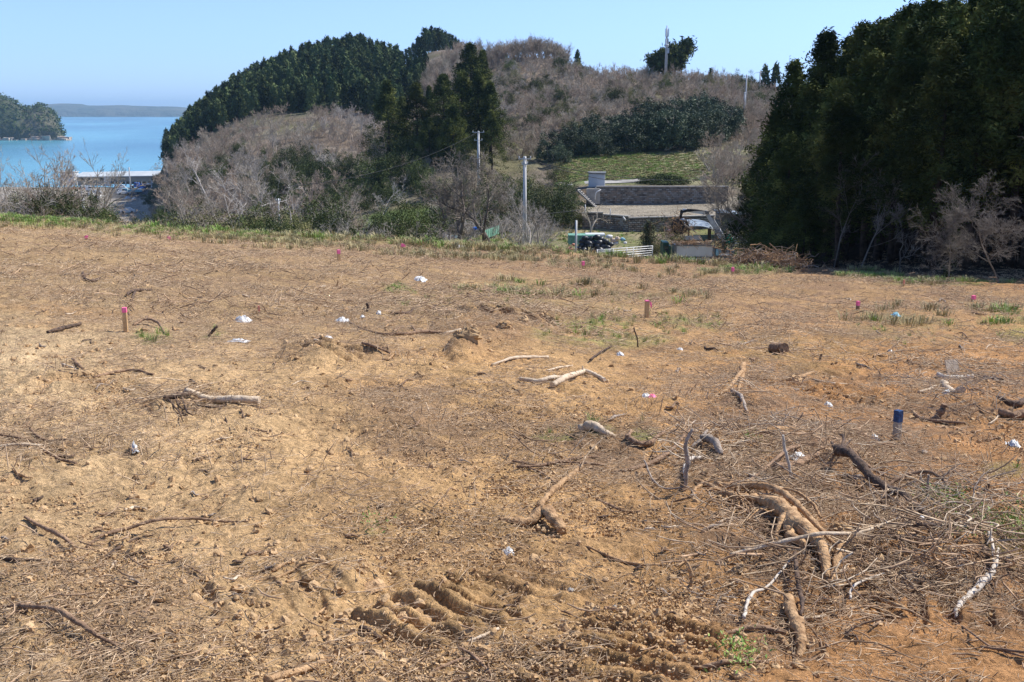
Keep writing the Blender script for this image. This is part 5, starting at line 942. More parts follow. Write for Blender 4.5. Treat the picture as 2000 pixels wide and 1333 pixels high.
# grass
GT = [tuft(s, 26, .10, .0022, 'grass', .05, .6) for s in range(4)]; GD = [tuft(10+s, 22, .12, .0022, 'grass_dry', .05, .6) for s in range(3)]
x, y = view_pts(26000, 3.2, 21, .60, 1.0, r4); g, px, py = mask_px(x, y, GRASS_PX); n3 = vnoise(x/.5, y/.5, 310)*.5+vnoise(x/.14, y/.14, 311)*.5; k = r4.random(len(x)) < g**1.5*sst(.42, .7, n3)*.8; scat_simple('grass_tufts', 'tufts of green grass growing in the cleared field', x[k], y[k], GT+GD[:1], .5, 1.2, 0, .1, None, r4)
GF = [tuft(20+s, 30, .14, .006, 'grass', .16, .7) for s in range(3)]+[tuft(30+s, 30, .16, .006, 'grass_dry', .16, .7) for s in range(3)]
x, y = view_pts(30000, 19, 50, .60, 1.3, r4); g, px, py = mask_px(x, y, GRASS_PX); crest = sst(27, 34, y)*sst(1500, 900, px)*.5; n3 = vnoise(x/2, y/1.2, 312)*.6+vnoise(x/.5, y/.5, 313)*.4; k = r4.random(len(x)) < np.maximum(g, crest)*sst(.35, .62, n3); xx, yy, gg = x[k], y[k], g[k]; n = len(xx)
idx = np.where(r4.random(n) < gg*.9, r4.integers(0, 3, n), r4.integers(3, 6, n)); S = np.repeat((.6+.8*r4.random(n))[:, None], 3, 1); scatter('crest_grass', 'grass along the far edge of the field', np.stack([xx, yy, H(xx, yy)], 1), np.stack([0*xx, 0*xx, r4.random(n)*6.28], 1), S, idx, GF)
GL = [tuft(40+s, 34, .55, .02, 'grass_dry', .4, .6) for s in range(3)]+[tuft(50+s, 34, .5, .02, 'grass', .4, .6) for s in range(2)]
L = []
while len(L) < 9000:
    px = -80+rng.random()*1650; d = 36+rng.random()*76 if px < 1560 else 40
    if px > 1120 and d > 78 and rng.random() < .6: continue
    L.append((px, d))
lots('bank_grass', 'rough dry and green grass on the bank and in the yard', L, GL, .3, .75, -.02)
L = []
while len(L) < 5000:
    px = 1085+rng.random()*340; d = 134+rng.random()*26
    if px > 1250+200*rng.random(): continue
    L.append((px, d))
lots('meadow_grass', 'uneven grass on the slope above the terraces', L, [tuft(61, 40, .35, .03, 'grass', .6, .9), tuft(62, 40, .3, .03, 'grass_dry', .6, .9), tuft(63, 40, .35, .03, 'grass_dry', .6, .9)], .3, .8, -.02)
# leafy weeds in the right foreground heap
C = []
for cx_, cy_, ex, ey, n in [(1975, 1065, 40, 40, 40), (1850, 1010, 40, 18, 30), (1440, 1300, 22, 16, 14), (1960, 640, 50, 22, 14), (1890, 1050, 60, 40, 20), (730, 1043, 8, 5, 4)]:
    for i in range(n): C.append(gnd(cx_+rng.normal()*ex*.6, cy_+rng.normal()*ey*.6))
C = np.array(C)+np.stack([0*np.array(C)[:, 0], 0*np.array(C)[:, 0], .03+.05*rng.random(len(C))], 1); V, Q = leaves(C, 16, (.045, .045, .02), .014, rng, 1.3); m = MB(); m.add(V, Q); tag(m.build('weeds', M['grass']), 'small leafy weeds growing through the dead sticks', None, None, 'stuff')
# ------------------------------------------------------------------ branches, roots and logs that can be told apart
def catmull(P, n):
    P = np.asarray(P, float); P = np.vstack([2*P[0]-P[1], P, 2*P[-1]-P[-2]]); out = []
    for i in range(1, len(P)-2):
        for s in np.linspace(0, 1, n, endpoint=False): out.append(.5*((2*P[i])+(-P[i-1]+P[i+1])*s+(2*P[i-1]-5*P[i]+4*P[i+1]-P[i+2])*s*s+(-P[i-1]+3*P[i]-3*P[i+1]+P[i+2])*s**3))
    out.append(P[-2]); return np.array(out)
def wpath(pts, lift, up):
    if up:
        b_ = gnd(*pts[up-1 if up > 0 else up]); return np.array([P3(px, py, b_[1]) for px, py in pts])
    W_ = []
    if not np.isscalar(lift): lift = np.interp(np.linspace(0, 1, len(pts)), np.linspace(0, 1, len(lift)), lift)
    for i, (px, py) in enumerate(pts):
        g = gnd(px, py); l = lift if np.isscalar(lift) else lift[i]; t, k = tk(px, py); g = g+np.array([0, 0, l])
        # keep the same view direction while raised
        W_.append(g)
    return np.array(W_)
def limb(m, pts, w, lift=0, up=0, bumps=.12, sides=8, mi=0, seed=0):
    P = catmull(wpath(pts, lift, up), 6); n = len(P); r = np.random.default_rng(int(pts[0][0]*13+pts[0][1]+seed)); d = P[:, 1]; px_m = d*CP-(P[:, 2]-CZ)*SP
    w = np.interp(np.linspace(0, 1, n), np.linspace(0, 1, len(w)), w); R_ = w*.5*px_m/F; j = np.convolve(r.normal(size=n+4), [.25, .5, .25], 'same')[2:-2]; R_ = R_*(1+bumps*j)
    if not up: P[:, 2] += R_*.55
    P[:, :2] += (r.normal(size=(n, 2))*R_[:, None]*.22); m.tube(P, R_, sides, mi); return P
def stick(label, pts, w, mt='bark_brown', lift=0, up=0, name='branch', cat=None, extra=(), grp=None, bumps=.12):
    m = MB(); limb(m, pts, w, lift, up, bumps)
    for e in extra: limb(m, e[0], e[1], e[2] if len(e) > 2 else 0, e[3] if len(e) > 3 else 0, bumps)
    return tag(m.build(name, M[mt]), label, cat or name, grp)
S = stick
S('long curved branch lying along the lower left corner, casting a thin shadow', [(-6, 1192), (30, 1200), (70, 1209), (110, 1224), (150, 1243), (190, 1260), (228, 1273), (246, 1288)], [7, 10, 8, 11, 7, 5], 'bark_brown', [.0, .02, .035, .04, .04, .035, .02, 0], extra=[([(228, 1273), (238, 1300), (236, 1318)], [4, 3])])
S('dark bent stick left of the arched branch', [(50, 1022), (78, 1040), (115, 1058), (150, 1073)], [6, 8, 6], 'bark_brown', [.01, .03, .02, 0])
S('long thin arched branch in the left foreground', [(168, 1073), (200, 1056), (250, 1046), (310, 1035), (380, 1026), (440, 1024), (484, 1022)], [5, 7, 6, 3], 'bark_brown', [0, .02, .03, .04, .03, .01, 0])
S('short dark stick crossing under the arched branch', [(200, 1097), (232, 1076), (262, 1060), (300, 1050)], [7, 6, 3], 'bark_dark', .01, extra=[([(228, 1118), (255, 1095), (275, 1073)], [4, 3]), ([(190, 1078), (230, 1074)], [4, 3])])
S('pale stripped log lying beside a knot of roots left of centre', [(362, 788), (410, 789), (460, 790), (506, 792)], [10, 15, 16, 16], 'bark_pale', .02, name='log', cat='log', bumps=.05)
S('knot of thin dark roots at the left end of the pale log', [(322, 800), (345, 796), (372, 790)], [8, 12, 10], 'bark_dark', .02, name='root', extra=[([(340, 792), (355, 812), (390, 806)], [4, 3], .02), ([(352, 786), (365, 815), (378, 818)], [4, 3], .02), ([(330, 804), (350, 815), (358, 830)], [4, 2], .02), ([(430, 800), (440, 820), (452, 848)], [5, 3]), ([(360, 775), (390, 805)], [4, 3], .03), ([(375, 798), (415, 806), (440, 798)], [4, 3], .02)])
S('bent reddish stick at the left edge of the picture', [(60, 842), (75, 858), (100, 866), (132, 868)], [5, 6, 4], 'bark_brown', .01)
S('straight pale stick running in from the left edge', [(-5, 879), (40, 877), (92, 876)], [6, 7, 5], 'bark_pale', .01)
S('stick descending to the right below the straight pale one', [(86, 886), (118, 902), (150, 910)], [7, 6, 5], 'bark_brown', .01)
S('thin stick slanting in at the left edge above the pale one', [(-5, 853), (40, 862), (78, 872)], [4, 5, 4], 'bark_brown', .01)
S('short dark root poking in low at the left edge', [(-4, 1094), (35, 1096), (80, 1099)], [9, 8, 6], 'bark_dark')
S('orange-brown log cut by the bottom edge left of centre', [(520, 1338), (560, 1326), (600, 1314), (657, 1296)], [16, 15, 14, 11], 'root', .01, name='log', cat='log')
S('short dark stick in the tyre ruts of the foreground', [(690, 1214), (715, 1234), (745, 1252)], [8, 13, 10], 'bark_dark')
S('thick gnarled root stub with a shadow beneath it', [(975, 1026), (1005, 1029), (1035, 1029), (1060, 1022), (1082, 1036), (1098, 1050)], [9, 14, 17, 27, 25, 20], 'root', [0, .005, .01, .03, .03, .02], name='root', cat='root')
S('straight orange-brown branch pointing down left at the centre right', [(1052, 996), (1078, 968), (1105, 943), (1134, 918)], [13, 12, 12, 10], 'root', .01)
S('pale forked branch with a wavy left arm in the middle of the field', [(1015, 745), (1050, 750), (1082, 748), (1110, 747)], [8, 9, 9], 'bark_pale', .015, extra=[([(1078, 760), (1105, 750), (1140, 734)], [12, 12, 9], .02), ([(1140, 734), (1160, 740), (1180, 748)], [10, 8], .02), ([(1139, 736), (1138, 715)], [4, 2], 0, 1)])
S('slim pale stick right of the big clod', [(960, 716), (1000, 706), (1035, 702), (1070, 701)], [4, 6, 6, 5], 'bark_pale', .01)
S('thin stick lying in smooth soil right of centre', [(1165, 978), (1195, 992), (1230, 1003), (1292, 1004)], [4, 6, 6, 3], 'bark_brown', .005)
S('long thin orange root lying across the smooth soil', [(1106, 1062), (1150, 1072), (1200, 1095), (1250, 1106), (1302, 1108)], [3, 5, 7, 7, 4], 'root', .003)
S('small forked root standing out of a hole', [(1336, 1092), (1347, 1110), (1350, 1135), (1341, 1160)], [4, 8, 8, 6], 'root', 0, -1, extra=[([(1320, 1124), (1334, 1116), (1346, 1112)], [4, 5], .04)])
S('long pale branch lying right across the big root stump', [(1425, 1112), (1480, 1109), (1540, 1110), (1600, 1108), (1660, 1099), (1712, 1086), (1765, 1060)], [8, 9, 9, 8, 7, 5, 3], 'bark_pale', [.04, .05, .06, .09, .10, .08, .04])
m = MB(); limb(m, [(1355, 940), (1385, 958), (1412, 985), (1445, 1003), (1478, 1016), (1510, 1040), (1545, 1068), (1580, 1092), (1606, 1120), (1610, 1148)], [7, 12, 13, 16, 20, 31, 37, 32, 22, 13], [0, .01, .02, .03, .05, .06, .06, .05, .03, 0], 0, .1, 12)
for e in [([(1395, 960), (1430, 978), (1475, 995), (1515, 1018), (1550, 1050), (1590, 1075), (1630, 1100)], [10, 13, 14, 15, 15, 12, 8], [.03, .05, .07, .09, .11, .08, .03]), ([(1535, 1060), (1540, 1085), (1560, 1100), (1578, 1104)], [16, 20, 18, 12], [.08, .05, .02, 0]), ([(1548, 1058), (1525, 1068), (1514, 1084)], [14, 15, 10], [.1, .07, .02]), ([(1470, 1005), (1480, 1025), (1492, 1032)], [14, 14, 10], [.04, .02, 0]),
          ([(1640, 1105), (1632, 1130), (1622, 1152)], [16, 16, 12], [.03, .02, 0]), ([(1500, 1015), (1540, 1020), (1580, 1040), (1600, 1062)], [5, 6, 5], [.1, .1, .08]), ([(1380, 950), (1360, 962), (1352, 980)], [8, 7, 4]), ([(1450, 1000), (1440, 1020), (1460, 1035)], [6, 7, 4], .02)]: limb(m, e[0], e[1], e[2] if len(e) > 2 else 0)
for i in range(90):
    px = 1400+210*rng.random(); py = 965+(px-1400)*.72+rng.normal()*22; a = rng.random()*6.28; l = 18+30*rng.random(); h_ = .08*rng.random()
    limb(m, [(px, py), (px+l*.5*math.cos(a)+rng.normal()*4, py+l*.3*math.sin(a)), (px+l*math.cos(a), py+l*.5*math.sin(a)+6)], [4.5, 3.5, 2], [h_, h_*.8, .01], 0, .1, 5)
tag(m.build('root_stump', M['root']), 'large earth-covered root stump with twisting arms in the right foreground', 'root')
S('dark straight branch with a broken knobbly head in the right foreground', [(1632, 925), (1660, 945), (1690, 968), (1725, 992), (1760, 1022), (1800, 1058), (1825, 1080)], [26, 15, 16, 18, 14, 14, 10], 'bark_dark', [.1, .1, .09, .08, .06, .04, .02], extra=[([(1632, 928), (1622, 905)], [8, 5], .1), ([(1640, 922), (1645, 900), (1638, 893)], [7, 4], .12), ([(1640, 925), (1660, 905)], [6, 3], .12)])
S('arched brown branch right of the dark straight one', [(1716, 980), (1745, 972), (1780, 969), (1815, 974), (1845, 988), (1856, 1014)], [6, 7, 8, 8, 6], 'bark_brown', [.02, .06, .09, .1, .08, .02])
S('thin straight stick slanting above the arched branch', [(1655, 898), (1690, 922), (1730, 948), (1768, 970)], [3, 5, 5, 4], 'bark_brown', .05)
S('pale peeled root curving down at the far right foreground', [(1868, 1210), (1870, 1195), (1895, 1175), (1925, 1155), (1940, 1138), (1946, 1112)], [8, 11, 14, 15, 9, 5], 'bark_white', [0, .01, .02, .03, .03, .02])
S('thin pale twig running up from the peeled root', [(1940, 1138), (1928, 1100), (1908, 1070), (1898, 1058)], [6, 6, 4], 'bark_white', .03)
S('thick muddy root pointing at the bottom edge on the right', [(1538, 1185), (1545, 1215), (1557, 1245), (1566, 1268), (1560, 1284)], [20, 24, 24, 22, 12], 'root', [.02, .03, .03, .02, 0], name='root', cat='root', extra=[([(1520, 1254), (1538, 1266), (1556, 1280)], [12, 14, 14]), ([(1490, 1245), (1510, 1244), (1536, 1245)], [10, 12, 11])])
S('dark curved branch above the muddy root', [(1550, 1122), (1553, 1150), (1560, 1180), (1566, 1205), (1562, 1226)], [8, 10, 10, 9, 6], 'bark_dark', .05)
S('white curved twig in the right foreground', [(1453, 1228), (1458, 1198), (1472, 1174), (1498, 1164), (1540, 1125)], [6, 7, 7, 5, 4], 'bark_white', .03)
S('long brown stick near the bottom edge right of the ruts', [(1398, 1258), (1430, 1252), (1480, 1246), (1535, 1245)], [5, 8, 10, 9], 'bark_brown', .01)
S('white upright twig standing behind the root stump', [(1530, 850), (1532, 875), (1540, 905), (1547, 950)], [4, 6, 6, 6], 'bark_white', 0, -1)
S('split plank-like piece of wood with a pale rag on it', [(1512, 938), (1550, 922), (1596, 907)], [15, 16, 14], 'bark_brown', .02, name='wood_piece', cat='wood')
S('brown stick slanting up left of the plank-like piece', [(1455, 962), (1490, 938), (1530, 915), (1562, 900)], [5, 7, 7, 5], 'bark_brown', .03)
S('grey leaning branch standing left of the root stump', [(1352, 838), (1340, 868), (1342, 905), (1337, 962)], [5, 8, 9, 7], 'bark_grey', 0, -1)
S('long dark stick reaching left from the leaning branch', [(1192, 926), (1230, 922), (1270, 914), (1310, 897), (1345, 868)], [5, 8, 9, 7, 5], 'bark_brown', [0, .01, .01, .03, .08])
S('curved white root hooking over beside the leaning branch', [(1340, 960), (1338, 930), (1350, 915), (1372, 910)], [6, 8, 9, 8], 'bark_white', .03)
S('grey root knob with a dark broken top', [(1368, 888), (1384, 890), (1398, 902), (1408, 912)], [14, 17, 15, 10], 'bark_grey', [.05, .05, .03, .01], name='root', cat='root', extra=[([(1372, 888), (1380, 870)], [9, 4], .05), ([(1366, 890), (1350, 893)], [8, 4], .04)])
S('thin vine looping left of the root stump', [(1258, 925), (1275, 948), (1300, 962), (1345, 966)], [3, 4, 4, 3], 'bark_grey', [.06, .03, .02, .03])
S('cracked orange log lying in green grass at the centre', [(1132, 858), (1155, 858), (1178, 864), (1202, 866)], [17, 18, 14, 10], 'bark_pale', .015, name='log', cat='log')
S('curved brown root right of the cracked log', [(1222, 876), (1245, 884), (1270, 882), (1296, 868)], [8, 11, 11, 6], 'bark_brown', .015, name='root', cat='root', extra=[([(1226, 880), (1232, 862)], [8, 5], .02)])
S('pale rotten log lying at the right below the cut block', [(1830, 744), (1855, 748), (1880, 746), (1903, 750)], [10, 12, 12, 18], 'bark_white', .02, name='log', cat='log')
S('dark log continuing right of the pale rotten one', [(1905, 750), (1930, 752), (1952, 764)], [15, 16, 12], 'bark_dark', .01, name='log', cat='log')
S('flat piece of pale timber lying aslant on the right', [(1842, 764), (1860, 778), (1876, 792)], [13, 14, 13], 'bark_pale', .01, name='timber', cat='wood')
S('short pale board edge left of the slanting timber', [(1792, 776), (1810, 772), (1824, 768)], [6, 7, 7], 'bark_pale', .01, name='timber', cat='wood')
S('brown stub of root standing right of the blue peg', [(1846, 790), (1836, 806), (1824, 822)], [12, 14, 14], 'bark_brown', 0, -1, name='root', cat='root')
S('long thin root running right from the blue peg', [(1780, 808), (1800, 822), (1840, 828), (1885, 832)], [5, 7, 7, 4], 'bark_brown', .01)
S('brown log half sunk by the hollow at the right edge', [(1948, 818), (1975, 822), (2010, 820)], [12, 16, 16], 'bark_brown', .02, name='log', cat='log')
S('dark log above the hollow at the right edge', [(1945, 800), (1980, 806), (2010, 796)], [8, 12, 12], 'bark_dark', .03, name='log', cat='log')
S('small dark cut log lying on its end near the right middle', [(1510, 690), (1533, 692)], [22, 22], 'bark_brown', .015, name='log', cat='log', bumps=.03)
S('thick smooth root half buried left of the blue peg', [(1435, 868), (1470, 863), (1520, 860), (1560, 852), (1592, 844)], [6, 12, 14, 10, 5], 'root', .0, name='root', cat='root')
S('long thin branch in the left middle of the field', [(182, 742), (220, 732), (262, 728), (300, 740)], [5, 6, 6, 4], 'bark_brown', .01)
S('short dark stick lying left of the long thin branch', [(98, 722), (122, 733), (150, 740)], [7, 8, 6], 'bark_dark', .01)
S('small stick above the short dark one on the left', [(143, 706), (152, 716), (162, 724)], [6, 7, 4], 'bark_brown', .01)
S('dark weathered branch left of the left pink peg', [(92, 652), (125, 645), (158, 636)], [5, 9, 6], 'bark_dark', .01)
S('arched red-brown stick right of the left pink peg', [(260, 637), (285, 634), (308, 640), (324, 655)], [5, 5, 5, 4], 'bark_brown', [.0, .05, .05, 0])
S('short dark stick leaning right of the left pink peg', [(424, 637), (416, 647), (407, 658)], [5, 6, 5], 'bark_dark', 0, -1)
S('curved dark branch on the far left of the field', [(162, 536), (167, 549), (182, 553), (198, 546)], [4, 6, 6, 3], 'bark_dark', .02)
S('dark twiggy root in the left middle distance', [(246, 580), (262, 572), (296, 569)], [4, 7, 4], 'bark_dark', .01, name='root', cat='root', extra=[([(264, 573), (257, 590)], [5, 4], .01)])
S('branch lying left of the big clod with a side shoot', [(682, 632), (705, 645), (745, 655), (790, 656), (828, 652), (868, 655)], [4, 5, 5, 6, 7, 5], 'bark_brown', .01, extra=[([(768, 650), (788, 640)], [4, 3], .01), ([(805, 640), (812, 652)], [5, 4], .01)])
S('pale straight stick pointing at the big clod hollow', [(868, 656), (900, 655)], [5, 5], 'bark_pale', .01)
S('brown stick left of the big clod', [(708, 682), (735, 688), (762, 693)], [6, 6, 4], 'bark_brown', .01)
S('dark upright stub between the two white bags', [(716, 592), (719, 600), (716, 610)], [4, 6, 5], 'bark_dark', 0, -1)
S('branch with curling end left of the top of the clod field', [(762, 615), (785, 616), (800, 614), (808, 606)], [4, 6, 6, 4], 'bark_dark', .01)
S('pale stick lying at the centre below the forked branch', [(1068, 734), (1095, 722), (1118, 718)], [3, 5, 3], 'bark_pale', .01)
S('dark leaning twig below the middle green patch', [(1195, 680), (1172, 695), (1152, 708)], [3, 4, 4], 'bark_dark', .02)
S('tall thin dry stalk standing in the middle green patch', [(1238, 640), (1244, 660), (1246, 678)], [3, 3, 3], 'bark_dark', 0, -1)
S('orange-brown splinter of wood near the bare ridge on the right', [(1553, 748), (1570, 740), (1588, 732)], [6, 9, 6], 'root', .02)
S('long thin pale stick at the right of the bare ridge', [(1585, 746), (1625, 752), (1660, 754)], [3, 5, 3], 'bark_pale', .01)
S('bundle root standing in the right middle heap', [(1405, 780), (1430, 770), (1452, 742)], [5, 9, 11], 'root', [0, .02, .1], name='root', cat='root', extra=[([(1452, 745), (1440, 790)], [10, 6], [.1, 0]), ([(1400, 775), (1385, 790)], [5, 3])])
S('grey fallen branch at the lower right of the middle heap', [(1430, 780), (1447, 792), (1460, 812)], [8, 8, 5], 'bark_grey', .02)
S('short dark twig lying above the blue peg on the left', [(1605, 692), (1600, 705)], [5, 5], 'bark_dark', 0, -1)
S('curved thin stick low on the left of the ruts', [(480, 1092), (500, 1085), (527, 1083)], [5, 6, 5], 'bark_brown', .01)
S('long curved root above the left ruts', [(536, 1140), (565, 1125), (600, 1118), (650, 1122)], [6, 5, 6, 4], 'root', .01, name='root', cat='root', extra=[([(560, 1152), (590, 1140), (612, 1138)], [5, 4], .01)])
S('slim stick lying crossways in front of the right ruts', [(912, 1262), (940, 1258), (974, 1246)], [5, 7, 6], 'bark_pale', .01)
S('twin crossed sticks cut off by the bottom edge', [(895, 1275), (925, 1300), (965, 1335)], [5, 7, 6], 'bark_brown', .02, extra=[([(845, 1318), (900, 1302), (945, 1298)], [6, 8, 4], .01)])
S('brown branch lying at the bottom edge below the muddy root', [(1310, 1306), (1360, 1314), (1410, 1316), (1440, 1308), (1500, 1300)], [7, 10, 10, 10, 7], 'bark_brown', .01)
S('cluster of thin parallel vines left of the root stump', [(1000, 905), (1050, 912), (1100, 908), (1180, 912)], [5, 5, 5, 4], 'bark_brown', .01, extra=[([(1010, 918), (1060, 915), (1120, 902), (1170, 898)], [5, 6, 5], .015), ([(1020, 912), (1060, 930), (1085, 948)], [5, 5, 4], .01)])
S('brown stick standing at the right among dead vines', [(1932, 946), (1922, 962), (1912, 980)], [7, 8, 6], 'bark_dark', 0, -1)
S('thin grey upright twig in the vine heap', [(1814, 928), (1812, 955), (1808, 1010)], [5, 5, 5], 'bark_grey', 0, -1)
S('thick dead vine crossing the heap at the right edge', [(1700, 1075), (1760, 1085), (1815, 1090), (1870, 1075), (1925, 1060)], [8, 11, 10, 9, 6], 'bark_dark', .05)
S('flattened root fan lying below the pale branch', [(1620, 1180), (1680, 1168), (1740, 1172), (1800, 1200)], [8, 12, 12, 6], 'root', .01, name='root', cat='root', extra=[([(1640, 1200), (1700, 1190), (1760, 1215)], [8, 9, 5], .01), ([(1610, 1160), (1670, 1150), (1720, 1140)], [6, 7, 4], .02), ([(1700, 1170), (1760, 1200), (1820, 1225)], [8, 8, 4], .01)])
S('thin white twig arching below the root fan', [(1660, 1188), (1662, 1170), (1690, 1152), (1725, 1140)], [4, 5, 5, 3], 'bark_white', .04)
S('straight brown twig pointing right below the pale peeled root', [(1858, 1215), (1895, 1245), (1940, 1272), (2005, 1290)], [3, 4, 5, 4], 'bark_brown', .01)
S('long stick crossing the lower right corner', [(1915, 1272), (1960, 1278), (2008, 1284)], [5, 6, 6], 'bark_brown', .015)
# further sticks of the same kind, each a thing
r5 = np.random.default_rng(9); cnt = 0; zones = [(1000, 950, 1000, 300, 60), (1600, 950, 380, 300, 70), (1000, 640, 950, 130, 60), (300, 900, 300, 300, 30)]
for cx_, cy_, ex, ey, n in zones:
    for _ in range(n):
        px = cx_+(r5.random()*2-1)*ex; py = cy_+(r5.random()*2-1)*ey
        if not (-20 < px < 2020 and 560 < py < 1325): continue
        L_ = (14+40*r5.random()**2)*(py-180)/700; a = r5.normal()*.5; k = 3; p = [(px+L_*(i/k-.5)*math.cos(a)+r5.normal()*2, py+L_*(i/k-.5)*math.sin(a)*.5+r5.normal()*2) for i in range(k+1)]; w = (3+4*r5.random()**2)*(py-60)/800
        S('small broken brown stick lying loose on the cleared soil', p, [w*.7, w, w*.8, w*.5], ['bark_brown', 'bark_brown', 'bark_dark', 'bark_pale', 'bark_grey', 'root'][r5.integers(6)], .008, grp='small loose sticks on the field')
# clods that stand out
def rock(px, py, w, label, mt='clod', seed=1, name='soil_clod', cat='clod', sq=.75):
    g = gnd(px, py); s = w*.5*(g[1]*CP-(g[2]-CZ)*SP)/F; r = np.random.default_rng(seed); n, k = 16, 11; V = []
    for i in range(k+1):
        for j in range(n):
            a = math.pi*i/k; b_ = 2*math.pi*j/n; nx_, ny_, nz_ = math.sin(a)*math.cos(b_), math.sin(a)*math.sin(b_), math.cos(a); q = 1+.3*float(fbm(nx_*2+seed*7, ny_*2+nz_*3, 1.1, 2, seed))+.25*float(fbm(nx_*5+nz_*4, ny_*5-nz_*3, .7, 2, seed+3)); V.append((s*q*nx_, s*q*ny_*.9, s*q*nz_*sq))
    m = MB(); m.add(V, [[i*n+j, i*n+(j+1) % n, (i+1)*n+(j+1) % n, (i+1)*n+j] for i in range(k) for j in range(n)], 0, False); o = m.build(name, M[mt]); o.location = (g[0], g[1], g[2]+s*sq*.35); return tag(o, label, cat, 'large clods of soil')
rock(918, 690, 44, 'largest sandy clod with a dark hollow beside it at the centre', seed=2); rock(898, 684, 26, 'angular clod leaning on the largest one', seed=3); rock(825, 682, 12, 'small round clod left of the largest one', seed=4); rock(820, 735, 20, 'lone clod below and left of the largest one', seed=5)
rock(1640, 1068, 46, 'lump of soil stuck between the roots right of the stump', seed=6); rock(612, 694, 34, 'broken sandy clod in the left of the field', seed=7); rock(585, 690, 22, 'smaller clod beside the broken sandy one', seed=8); rock(1022, 640, 22, 'dark clod in the churned hollow', seed=9); rock(985, 655, 28, 'reddish clod at the lower edge of the churned hollow', seed=10); rock(1550, 762, 30, 'steep lump at the end of the bare ridge on the right', seed=11); rock(262, 968, 12, 'small clod in the smooth soil on the left', seed=12); rock(305, 855, 14, 'small tan clod above the white scrap', seed=13); rock(790, 1210, 26, 'block of soil pressed up between the ruts', seed=14); rock(660, 1072, 16, 'round pebble-like clod above the left ruts', seed=15)
rock(120, 1285, 22, 'pale clod in the lower left corner', seed=16); rock(115, 1262, 14, 'smaller pale clod in the lower left corner', seed=17)
rock(1115, 1155, 13, 'small grey stone lying on smooth soil', 'concrete', 18, 'stone', 'stone'); rock(1200, 1187, 9, 'tiny grey stone near the right ruts', 'concrete', 19, 'stone', 'stone')
# curved sheet of bark
g = gnd(722, 1152); m = MB(); V = []; n = 9
for i in range(n+1):
    a = math.pi*(.12+.76*i/n)
    for j in range(5): V.append((.055*math.cos(a)+.002*math.sin(j*3+i), (j/4-.5)*.12+.004*math.sin(i*2.1), .030*math.sin(a)))
Fq = [[i*5+j, i*5+j+1, (i+1)*5+j+1, (i+1)*5+j] for i in range(n) for j in range(4)]; V2 = [(x_*.88, y_, z_*.85-.002) for x_, y_, z_ in V]; m.add(V+V2, Fq+[[q+len(V) for q in f[::-1]] for f in Fq]+[[i*5, (i+1)*5, (i+1)*5+len(V), i*5+len(V)] for i in range(n)]+[[i*5+4+len(V), (i+1)*5+4+len(V), (i+1)*5+4, i*5+4] for i in range(n)], 0, True); o = m.build('bark_piece', M['root']); o.location = tuple(g+np.array([0, 0, -.004])); o.rotation_euler = (.12, .0, -1.0); tag(o, 'curved sheet of bark with a dark hollow under it among the left ruts', 'bark')
g = gnd(1859, 728); m = MB(); m.box((0, 0, .06), (.16, .025, .2), rx=-.5, rz=.1); o = m.build('board', M['bark_pale']); o.location = tuple(g); tag(o, 'pale square board tilted in the soil at the upper right', 'board')
# ------------------------------------------------------------------ survey pegs
def peg(px, py0, py1, w, label, head='pink', hf=.18, ribbon=0, mt='wood', tilt=0, rz=.5):
    g = gnd(px, py1); ax = g[1]*CP-(g[2]-CZ)*SP; s = ax/F; h = (py1-py0)*s*1.03; w = w*s*.85; root = empty('survey_peg', g, rz); root.rotation_euler[1] = tilt
    m = MB(); m.box((0, 0, h*.5*(1-hf)-.06), (w, w, h*(1-hf)+.12)); m.build('stake', M[mt], root)
    m = MB(); m.box((0, 0, h*(1-hf*.5)+.001), (w*1.08, w*1.08, h*hf)); m.build('painted_top', M[head], root)
    if ribbon:
        m = MB(); V = []
        for i in range(7):
            a = i/6; V += [(w*.5+a*w*.95, -w*.6-.3*w*math.sin(a*5), h*(.98-.03*i)), (w*.5+a*w*.8, -w*.6-.3*w*math.sin(a*5+1), h*(.98-.03*i)-h*ribbon)]
        m.add(V, [[2*i, 2*i+2, 2*i+3, 2*i+1] for i in range(6)], 0, True); m.build('ribbon', M['pink'], root)
    return tag(root, label, 'peg', 'survey pegs')
peg(246, 602, 648, 9, 'pink-topped wooden peg standing alone on the left of the field', hf=.2, rz=.15)
peg(1263, 588, 622, 8, 'wooden peg with a pink ribbon right of centre', hf=.06, ribbon=.25, rz=.4)
peg(662, 490, 511, 6, 'pinkish peg in the far field left of centre', hf=.35); peg(785, 477, 491, 5, 'far peg with a small pink ribbon near the crest', hf=.4, ribbon=.3, tilt=.12)
peg(1675, 589, 606, 6, 'pink-headed dark peg in the far right field', hf=.5, mt='bark_brown'); peg(1901, 578, 590, 7, 'short pink-headed peg furthest right', hf=.6); peg(1139, 512, 525, 5, 'small pinkish peg below the grey post', hf=.6); peg(1431, 523, 536, 5, 'small pinkish peg below the truck', hf=.6)
peg(169, 463, 470, 7, 'tiny bright pink peg top at the far left', hf=.7); peg(330, 462, 470, 6, 'tiny pink peg top left of the far pink peg', hf=.7); peg(506, 598, 612, 4, 'low orange peg in the left middle of the field', 'buoy_orange', .9); peg(1765, 549, 561, 3, 'thin orange marker stick by the forest track', 'buoy_orange', .6)
b_ = peg(1751, 802, 860, 14, 'weathered square peg with a dark blue painted top in the right foreground', 'blue_paint', .38, mt='wood_grey', rz=.55)
